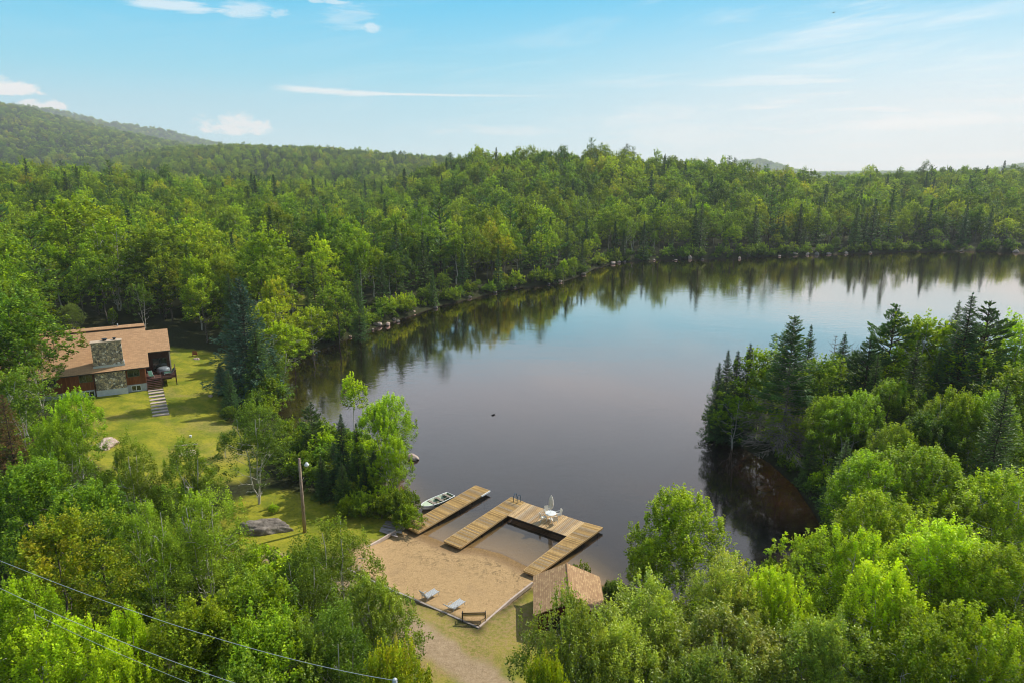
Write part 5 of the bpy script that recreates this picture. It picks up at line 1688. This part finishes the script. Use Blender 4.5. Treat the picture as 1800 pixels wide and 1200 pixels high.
SHR = [(539, 617, 1.7), (616, 593, 1.0), (590, 593, 0.8), (624, 583, 0.7), (636, 577, 1.8), (664, 573, 2.4), (682, 572, 1.8), (655, 580, 0.8), (700, 566, 1.2), (693, 563, 1.5), (604, 590, .7),
       (728, 550, 1.3), (766, 542, 1.6), (825, 524, 1.8), (905, 506, 1.2), (985, 496, 1.8), (965, 500, 1.2), (1026, 483, 2.0), (1078, 464, 2.8), (1088, 462, 2.0), (1098, 461, 1.4), (1182, 454, 2.6), (1188, 458, 1.4), (1213, 455, 3.0),
       (1235, 457, 1.5), (1300, 455, 2.0), (1396, 448, 2.6), (1419, 448, 2.4), (1436, 448, 3.0), (1457, 447, 2.4), (1487, 446, 2.6), (1530, 445, 1.6), (1690, 442, 1.8), (1786, 444, 3.2), (1370, 451, 1.5), (1150, 458, 1.6), (870, 515, 1.4)]
for i, (px, py, s) in enumerate(SHR):
    c = at(px, py, 0.05)
    rock('pale granite boulder at the waterline of the wooded far shore', c.x, c.y, 0.1 + 0.1 * s, s, s * 0.7, s * 0.62, M_ROCKP if i % 4 else M_ROCK, 40 + i, rz=i * 1.3, group='boulders along the wooded far shore', sub=3)

# fire pit corner
fp = at(322, 800, 1.5)
mb = MB()
for k in range(13):
    an = k * 2 * PI / 13; x = fp.x + 1.9 * math.cos(an) + 1.0; y = fp.y + 1.6 * math.sin(an)
o_ = rk('flat pale gravel and stone slab by the log bench on the lawn', 322, 797, 1.42, 3.6, 2.8, 0.35, M_ROCKP, 31, name='stone_slab', cat='stone slab')
bb = at(323, 785, 1.7); bz = hz(bb.x, bb.y)
lb_ = thing('plank_bench', 'simple plank bench without a back at the far side of the pale stone slab', 'bench', (bb.x, bb.y, bz), R(14))
mb = MB(); mb.box((0.3, 0, 0.45), (2.7, 0.32, 0.06)); mb.build('seat', M_GREYWOOD, lb_)
for s in (-0.75, 1.3):
    mb = MB(); mb.box((s, 0, 0.19), (0.12, 0.3, 0.45)); mb.build('leg', M_TRIM, lb_)
c = at(335, 766, 1.7); tag(link('bucket', MB().lathe([(0.0, 0), (0.13, 0), (0.16, 0.28), (0.13, 0.28)], n=12).mesh('bucket', M_WHITE)), 'small white bucket alone on the lawn', 'bucket').location = (c.x, c.y, hz(c.x, c.y))
# driftwood logs at the cove
for (xa, ya, xb, yb, lb, r_) in [(487, 791, 504, 788, 'thick pale driftwood log resting on bushes by the cove', 0.16), (494, 775, 506, 771, 'thin driftwood log on the little cove beach', 0.09)]:
    a = at(xa, ya, 0.6); b = at(xb, yb, 0.6)
    tag(link('driftwood_log', MB().tube([a, (a + b) / 2 + Vector((0, 0, .05)), b], [r_, r_ * 0.95, r_ * 0.7], 9).mesh('log', BARK_DEAD, True)), lb, 'log')
# loon, bird
def bird(name, label, cat, loc, s, mat, fly):
    mb = MB()
    mb.tube([(-0.5 * s, 0, 0), (-0.3 * s, 0, 0.05 * s), (0, 0, 0.08 * s), (0.3 * s, 0, 0.08 * s), (0.46 * s, 0, 0.2 * s), (0.54 * s, 0, 0.22 * s), (0.68 * s, 0, 0.2 * s)], [0.02 * s, 0.12 * s, 0.17 * s, 0.13 * s, 0.06 * s, 0.07 * s, 0.01 * s], 8)
    if fly:
        for q in (-1, 1): mb.add([(0.2 * s, q * .1 * s, .1 * s), (0.25 * s, q * .6 * s, .3 * s), (0.05 * s, q * 1.2 * s, .25 * s), (-0.1 * s, q * .6 * s, .25 * s), (-0.15 * s, q * .1 * s, .1 * s)], [(0, 1, 2, 3, 4)])
    o = link(name, mb.mesh(name, mat, True)); o.location = loc; o.rotation_euler[2] = 0.6
    return tag(o, label, cat)


c = at(867, 729, 0.0); bird('loon', 'tiny dark water bird swimming alone in the open lake', 'bird', (c.x, c.y, 0.02), 0.7, M_BLACK, False)
c = ray(1465, 23, 90); bird('bird', 'small dark bird flying high in the clear sky', 'bird', c, 0.35, M_BLACK, True)


# ------------------------------------------------------------------ house
HO = at(259, 685, 2.45)
HA = R(28.0)
ho = thing('house', 'brown wooden cottage with shingled roof, big stone chimney and a deck, above the lawn', 'house', (HO.x, HO.y, 2.45), HA)
HL, HD = -18.5, 13.0           # main block from x=HL..0, y=0..HD


def hb(name, boxes, mat, parent=None, smooth=False):
    mb = MB()
    for c, d in boxes: mb.box(c, d)
    return mb.build(name, mat, parent or ho, smooth)


def hx(x0, x1, y0, y1, z0, z1): return (((x0 + x1) / 2, (y0 + y1) / 2, (z0 + z1) / 2), (x1 - x0, y1 - y0, z1 - z0))


hb('foundation', [hx(HL, 0, 0.0, HD, -2.5, 1.20)], M_CONC)
hb('wall', [hx(HL, 0.03, -0.04, HD, 1.20, 4.15)], M_SIDING)
RS = 0.50                       # roof pitch
EY, EZ, RY = -0.85, 3.98, 8.0
RZ = EZ + (RY - EY) * RS
mb = MB()
mb.slab([(HL - 0.6, EY, EZ), (0.7, EY, EZ), (0.7, RY, RZ), (HL - 0.6, RY, RZ)], 0.16)
mb.slab([(HL - 0.6, RY + 0.0, RZ + 0.28), (0.62, RY + 0.0, RZ + 0.28), (0.62, RY + 0.75, RZ + 0.60), (HL - 0.6, RY + 0.75, RZ + 0.60)], 0.10)
mb.slab([(HL - 0.6, RY + 0.76, RZ + 0.60), (0.62, RY + 0.76, RZ + 0.60), (0.62, HD + 0.8, RZ - 2.2), (HL - 0.6, HD + 0.8, RZ - 2.2)], 0.12)
rf = mb.build('roof', M_ROOF, ho)
uv_planar(rf, lambda c, n_: (c.x, c.y * 1.118))
hb('ridge_shadow_strip', [hx(HL - 0.5, 0.55, RY + 0.06, RY + 0.5, RZ - 0.12, RZ + 0.17)], M_TRIM, rf)  # dark strip stands in for the shadow line below the raised ridge
mb = MB()
mb.add([(0.0, 0, 4.1), (0.0, RY, RZ - 0.15), (0.0, HD, 4.1)], [(0, 1, 2)]); mb.add([(HL, 0, 4.1), (HL, RY, RZ - 0.15), (HL, HD, 4.1)], [(2, 1, 0)])
mb.build('gable', M_SIDING, ho)
hb('gutter', [hx(HL - 0.6, 0.7, EY - 0.09, EY - 0.003, EZ - 0.17, EZ - 0.02)], M_TRIM)
mb = MB(); mb.tube([(-6.92, -0.10, -0.1), (-6.92, -0.10, 3.5), (-6.92, -0.75, 3.85)], 0.055, 8); mb.build('downspout', M_DKWOOD, ho)
# chimney
CX0, CX1 = -6.75, -2.65
ch = hb('chimney', [hx(CX0, CX1, -0.55, 0.7, 1.0, 4.0)], M_STONE)
hb('chimney_stack', [hx(CX0 + 0.05, CX1 - 0.05, 0.12, 1.30, 3.6, 8.25)], M_STONE, ch)
hb('chimney_cap', [hx(CX0 - 0.06, CX1 + 0.06, 0.0, 1.42, 8.25, 8.40)], simple('cap_stone', (0.55, 0.42, 0.30), 0.8, 0.15), ch)
hb('flashing', [hx(CX0 - 0.05, CX1 + 0.10, 0.02, 0.116, 4.36, 4.74), hx(CX1 - 0.046, CX1 + 0.06, 0.10, 1.30, 4.38, 5.10)], M_SNOWW, ch)
for fx, s_ in ((-4.85, 0.42), (-3.55, 0.26)):
    mb = MB(); mb.lathe([(0.0, 0), (s_ * 0.7, 0), (s_ * 0.6, 0.2), (s_, 0.22), (s_ * 0.9, 0.32), (0.0, 0.36)], (fx, 0.75, 8.40), 12); mb.build('flue', M_BLACK, ch)
hb('chimney_footing', [hx(CX0 - 0.04, CX1 + 0.04, -0.60, 0.5, -1.2, 1.04)], simple('pale_concrete', (0.56, 0.56, 0.57), 0.9, 0.12, 2.0), ch)


def hwindow(x0, x1, z0, z1, y, fmat, name='window', mull=1, fw=0.07):
    mb = MB(); dpt = 0.07
    mb.box(*hx(x0 - fw, x1 + fw, y - dpt, y + 0.002, z0 - fw, z0)); mb.box(*hx(x0 - fw, x1 + fw, y - dpt, y + 0.002, z1, z1 + fw))
    mb.box(*hx(x0 - fw, x0, y - dpt, y + 0.002, z0, z1)); mb.box(*hx(x1, x1 + fw, y - dpt, y + 0.002, z0, z1))
    for k in range(mull):
        xm = x0 + (x1 - x0) * (k + 1) / (mull + 1); mb.box(*hx(xm - fw * 0.5, xm + fw * 0.5, y - dpt + 0.003, y + 0.002, z0, z1))
    wi_ = mb.build(name, fmat, ho)
    hb('pane', [hx(x0, x1, y - 0.022, y - 0.006, z0, z1)], M_GLASS, wi_)
    return wi_


M_OLV = simple('olive_frame', (0.13, 0.13, 0.07), 0.5, 0.1)
hwindow(-8.75, -7.15, 2.55, 3.85, -0.04, M_OLV); hwindow(-2.35, -0.80, 2.55, 3.95, -0.04, M_OLV)
hb('curtain', [hx(-1.45, -1.33, -0.033, -0.0285, 2.75, 3.5)], M_CREAM)
hwindow(-8.35, -7.15, 0.22, 0.98, 0.0, M_WHITE, 'basement_window'); hwindow(-2.05, -0.85, 0.22, 0.98, 0.0, M_WHITE, 'basement_window')
hwindow(-13.4, -11.8, 2.4, 3.8, -0.04, M_OLV)
# porch roof, post, recessed wall
PZ = lambda y: EZ + (y - EY) * RS - 0.03
mb = MB(); mb.slab([(0.705, 2.3, PZ(2.3)), (3.95, 2.3, PZ(2.3)), (3.95, 7.3, PZ(7.3)), (0.705, 7.3, PZ(7.3))], 0.15)
mb.slab([(0.705, 7.31, PZ(7.3)), (3.95, 7.31, PZ(7.3)), (3.95, 11, PZ(7.3) - 1.8), (0.705, 11, PZ(7.3) - 1.8)], 0.12)
pr = mb.build('porch_roof', M_ROOF, ho); uv_planar(pr, lambda c, n_: (c.x, c.y * 1.118))
hb('porch_gutter', [hx(0.72, 3.95, 2.20, 2.297, PZ(2.3) - 0.17, PZ(2.3) - 0.01)], M_TRIM)
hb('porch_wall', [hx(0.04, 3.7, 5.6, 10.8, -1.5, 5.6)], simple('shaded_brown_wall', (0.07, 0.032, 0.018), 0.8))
for x_ in (3.75,):
    hb('porch_post', [hx(x_ - 0.08, x_ + 0.08, 2.5, 2.66, 1.4, PZ(2.5) - 0.16)], M_STEP)
hb('glass_door', [hx(1.2, 3.2, 5.53, 5.597, 1.46, 3.6)], M_GLASS)
# deck
DK = 1.42
mb = MB(); y = 1.3
while y < 5.55: mb.box(*hx(0.06, 4.4, y, y + 0.135, DK - 0.05, DK)); y += 0.145
mb.box(*hx(0.08, 4.38, 1.33, 5.5, DK - 0.25, DK - 0.055))
mb.build('deck_floor', M_DKWOOD, ho)


def railing(p, q, h=0.92, zb=DK):
    mb = MB(); p = Vector(p); q = Vector(q); L = (q - p).length
    mb.beam((p.x, p.y, zb + h), (q.x, q.y, zb + h), 0.10, 0.05); mb.beam((p.x, p.y, zb + 0.1), (q.x, q.y, zb + 0.1), 0.05, 0.06)
    n_ = int(L / 0.15)
    for i in range(n_ + 1):
        c = p + (q - p) * (i / n_); mb.box((c.x, c.y, zb + h / 2 + 0.04), (0.045, 0.045, h - 0.08))
    for e in (p, q): mb.box((e.x, e.y, zb + h / 2), (0.11, 0.11, h + 0.12))
    return mb.build('railing', M_DKRAIL, ho)


railing((2.30, 1.36, 0), (4.34, 1.36, 0)); railing((4.34, 1.50, 0), (4.34, 5.4, 0))
for (x_, y_) in ((4.3, 1.4), (2.35, 1.4), (4.3, 3.6)):
    hb('deck_post', [hx(x_ - 0.07, x_ + 0.07, y_ - 0.0, y_ + 0.14, -1.2, DK - 0.26)], M_DKRAIL)
mb = MB()
for k in range(6):
    z_ = DK - 0.05 - k * 0.215; mb.box(*hx(0.16, 2.12, 1.28 - (k + 1) * 0.27, 1.28 - k * 0.27 - 0.02, z_ - 0.16, z_ - 0.11))
for x_ in (0.10, 2.18): mb.beam((x_, 1.28, DK - 0.25), (x_, -0.35, DK - 1.42), 0.06, 0.26)
mb.build('stairs', M_DKWOOD, ho)
mb = MB(); mb.beam((2.2, 1.25, DK + 0.85), (2.2, -0.35, DK - 0.35), 0.06, 0.08); mb.box(*hx(2.15, 2.25, -0.38, -0.28, -0.3, DK - 0.35)); mb.box(*hx(2.15, 2.25, 1.2, 1.3, DK - 0.4, DK + 0.9)); mb.build('handrail', M_DKRAIL, ho)
for k, (x_, y_) in enumerate(((-12.0, 8.6), (-3.2, 8.6))):
    mb = MB(); mb.tube([(x_, y_, RZ + 0.4), (x_, y_, RZ + 0.95)], 0.08, 8); mb.build('vent_pipe', M_SNOWW, ho)
HM = Matrix.Translation((HO.x, HO.y, 2.45)) @ Matrix.Rotation(HA, 4, 'Z')


def hp(x, y, z): return HM @ Vector((x, y, z))


def deck_chair(label, x, y, rz):
    c = thing('deck_lounger', label, 'lounger', hp(x, y, DK), HA + rz)
    mb = MB()
    for k in range(5): mb.box((-0.25 + k * 0.22, 0, 0.34), (0.20, 0.56, 0.07))
    mb.build('seat', M_GREEN, c)
    mb = MB()
    for k in range(3): mb.box((-0.46 - k * 0.15, 0, 0.46 + k * 0.16), (0.20, 0.56, 0.06), M=Matrix.Rotation(R(47), 3, 'Y'))
    mb.build('backrest', M_GREEN, c)
    mb = MB()
    for s in (-1, 1):
        mb.tube([(-0.85, s * .31, 0.85), (-0.36, s * .31, 0.31), (0.78, s * .31, 0.31)], 0.022, 6)
        for lx in (-0.3, 0.7): mb.tube([(lx, s * .31, .31), (lx, s * .31, 0)], 0.02, 6)
    mb.build('frame', M_WHITE, c)


deck_chair('green cushioned lounger on the house deck beside the wall', 0.75, 2.3, R(-80))
deck_chair('green cushioned lounger on the house deck by the railing corner, front one', 3.4, 2.6, R(185))
deck_chair('green cushioned lounger on the house deck behind the front one by the railing', 3.4, 3.35, R(185))
g_ = thing('covered_table', 'grey covered round table under the porch roof of the house', 'table', hp(2.6, 4.4, DK), HA)
mb = MB(); mb.lathe([(0.0, 0.0), (0.95, 0.0), (1.0, 0.35), (0.98, 0.66), (0.75, 0.84), (0.40, 0.93), (0.0, 0.97)], n=24); mb.build('cover', simple('grey_cover', (0.20, 0.22, 0.24), 0.35, 0.2), g_, True)
# garden steps
gs = thing('garden_steps', 'flight of pale timber and stone steps running down the lawn from the house deck', 'steps')
sa = hp(1.15, -0.55, 0); sb = at(283, 731, 1.75)
for k in range(9):
    s = k / 8; x = sa.x + (sb.x - sa.x) * s; y = sa.y + (sb.y - sa.y) * s; z_ = hz(x, y)
    dn = math.atan2(sb.y - sa.y, sb.x - sa.x) + PI / 2
    mb = MB(); mb.box((x, y, z_ + 0.02), (2.1, 0.80, 0.14), dn); st_ = mb.build('step', M_STEP, gs)
    fw = Vector((math.cos(dn - PI / 2), math.sin(dn - PI / 2), 0)) * 0.44
    mb = MB(); mb.box((x + fw.x, y + fw.y, z_ + 0.03), (2.25, 0.10, 0.20), dn); mb.build('riser', M_GREYWOOD, st_)
# red chair on the lawn
c = at(343, 626, 2.4); cz = hz(c.x, c.y)
rc_ = thing('garden_chair', 'dark red wooden garden chair at the wood edge right of the house', 'chair', (c.x, c.y, cz), R(200))
mb = MB(); mb.box((0, 0, 0.4), (0.75, 0.6, 0.06)); mb.build('seat', M_RED, rc_)
mb = MB()
for k in range(5): mb.box((-0.3 + k * 0.15, 0.36, 0.75), (0.12, 0.04, 0.75), M=Matrix.Rotation(R(-18), 3, 'X'))
mb.build('backrest', M_RED, rc_)
for s in (-1, 1):
    mb = MB(); mb.box((s * 0.38, -0.02, 0.6), (0.14, 0.75, 0.04)); mb.build('armrest', M_RED, rc_)
    for yy in (-0.3, 0.3):
        mb = MB(); mb.box((s * 0.36, yy, 0.28), (0.07, 0.09, 0.6)); mb.build('leg', M_RED, rc_)
# second clearing: brown plank shelter end
c = at(515, 531, 2.0); cz = hz(c.x, c.y)
sw = thing('woodshed', 'dark brown plank shelter half hidden by trees at the second clearing', 'shelter', (c.x, c.y, cz), R(40))
mb = MB()
for k in range(9): mb.box((-1.5 + k * 0.36, 0, 1.15), (0.33, 0.08, 1.7))
mb.build('plank_wall', M_DKRAIL, sw)
mb = MB(); mb.box((-3.2, 0.8, 1.2), (3.2, 1.6, 2.4)); mb.build('wall', M_DKWOOD, sw)
mb = MB(); mb.slab([(-5.2, -0.6, 2.45), (-1.4, -0.6, 2.45), (-1.4, 2.2, 3.0), (-5.2, 2.2, 3.0)], 0.1); rr_ = mb.build('roof', M_SNOWW, sw)
for s in (-1.6, 1.5):
    mb = MB(); mb.box((s, 0, 0.4), (0.14, 0.14, 1.6)); mb.build('post', M_DKRAIL, sw)

# ------------------------------------------------------------------ snags and undergrowth
(cw_, ww_) = broad(8, 401, rad=0.32, base=0.3, nclump=12, per=2, leaf=0.1, limbs=12, forks=2, upright=1.4)
SN1 = np_mesh('bare_tree', *ww_, [BARK_DEAD], smooth=True)
(cw_, ww_) = conifer(12, 402, rad=0.17, base=0.25, dz=0.7, nb=5, tw=10, gap=0.25, droop=-0.05, dead=2.0, irr=0.4)
SN2 = np_mesh('bare_conifer', *ww_, [L_DEAD], smooth=False)
for me_, H_, px, py, h, lb in [(SN2, 12, 1470, 588, 12, 'leafless brown conifer snag on the crest of the east point'), (SN1, 8, 1507, 590, 11, 'bare twiggy tree right of the leafless snag on the east point'),
                               (SN1, 8, 88, 1125, 11.5, 'bare grey forked dead tree at the bottom edge between the power lines'), (SN1, 8, 132, 1140, 11, 'pale dead stem right of the bare forked tree at the bottom edge'),
                               (SN1, 8, 436, 1045, 12, 'bare forked stem standing in the wood beside the upper power line'), (SN2, 12, 1010, 1052, 9, 'thin bare stem behind the dark-leaved tree by the shed')]:
    u_, v_ = px - 900.0, py - 600.0
    tn_ = (FOC * SP + v_ * CP) / (FOC * CP - v_ * SP); Y = (CAM_H - h - 2) / tn_
    p = ray(px, py, Y); z0 = hz(p.x, p.y)
    o = link('dead_tree', me_); o.location = (p.x, p.y, z0 - 0.1); s = (p.z - z0) / H_; o.scale = (s, s, s); o.rotation_euler[2] = px * 0.1
    tag(o, lb, 'dead tree')
# undergrowth: shrubs along all shores and under the hand planted trees
UB = []
gx, gy = np.meshgrid(np.arange(-75, 90, 1.9), np.arange(26, 125, 1.9)); gx = gx.ravel() + rng.uniform(-.9, .9, gx.size); gy = gy.ravel() + rng.uniform(-.9, .9, gy.size)
gz_, gd = height(gx, gy)
okk = (gd > 0.25) & (np.abs(gx / gy) < 0.86)
for q in LAWNW + [BEACHW] + [clear[0]]: okk &= poly_sd(gx, gy, q) > 0.6
okk &= (pl_dist(gx, gy, ROADW) > 1.9) & (pl_dist(gx, gy, PATH2) > 1.2)
okk &= ~((np.abs(gx - 4.6) < 4.2) & (np.abs(gy - 49) < 4.2))
okk &= ~((np.hypot(gx + 4, gy - 58) < 13) & (gx < 3) & (gx > -10))
okk &= rng.random(len(gx)) < 0.8
far_('shrub', 3, broad(3, 410, rad=0.65, base=0.02, nclump=60, per=26, leaf=0.26, cl=0.45, shoots=0.3, limbs=3, forks=2, trunk_r=0.015), L_MAPLE, BARK_GREY)
far_('shrub', 3, broad(3, 411, rad=0.70, base=0.02, nclump=60, per=26, leaf=0.26, cl=0.45, shoots=0.5, limbs=3, forks=2, trunk_r=0.015), L_BRIGHT, BARK_GREY)
far_('shrub', 3, broad(3, 412, rad=0.60, base=0.02, nclump=60, per=24, leaf=0.24, cl=0.42, shoots=0.5, limbs=3, forks=2, trunk_r=0.015), L_BIRCH, BARK_GREY)
for k in range(len(FAR) - 3, len(FAR)): pc_.objects.link(bpy.data.objects.new('p%02d' % k, FAR[k][2]))
kk = rng.integers(len(FAR) - 3, len(FAR), len(gx))
hh = rng.uniform(1.2, 3.4, len(gx)) / 3.0
hh = np.where(gd < 2.0, hh * 0.8, hh)
sx_, sy_, szz, sk, shh = [gx[okk]], [gy[okk]], [gz_[okk]], [kk[okk]], [hh[okk]]
# along the far shore
S0 = SHW[:27]
for i in range(len(S0) - 1):
    L = np.hypot(*(S0[i + 1] - S0[i])); n_ = int(L / 1.5) * 3
    s = rng.random(n_); p = S0[i] + (S0[i + 1] - S0[i]) * s[:, None] + rng.normal(size=(n_, 2)) * 2.0
    z_, d_ = height(p[:, 0], p[:, 1]); o2 = (d_ > 0.15) & (np.abs(p[:, 0] / p[:, 1]) < 0.86) & (p[:, 1] > 60)
    sx_.append(p[o2, 0]); sy_.append(p[o2, 1]); szz.append(z_[o2]); sk.append(np.where(rng.random(o2.sum()) < 0.75, len(FAR) - 3, len(FAR) - 1)); shh.append(0.3 + 1.3 * rng.random(o2.sum()) ** 1.8)
scatter('undergrowth', *[np.concatenate(a) for a in (sx_, sy_, szz)], np.concatenate(sk), np.concatenate(shh), 'leafy shrubs and saplings filling the wood floor and the shore')
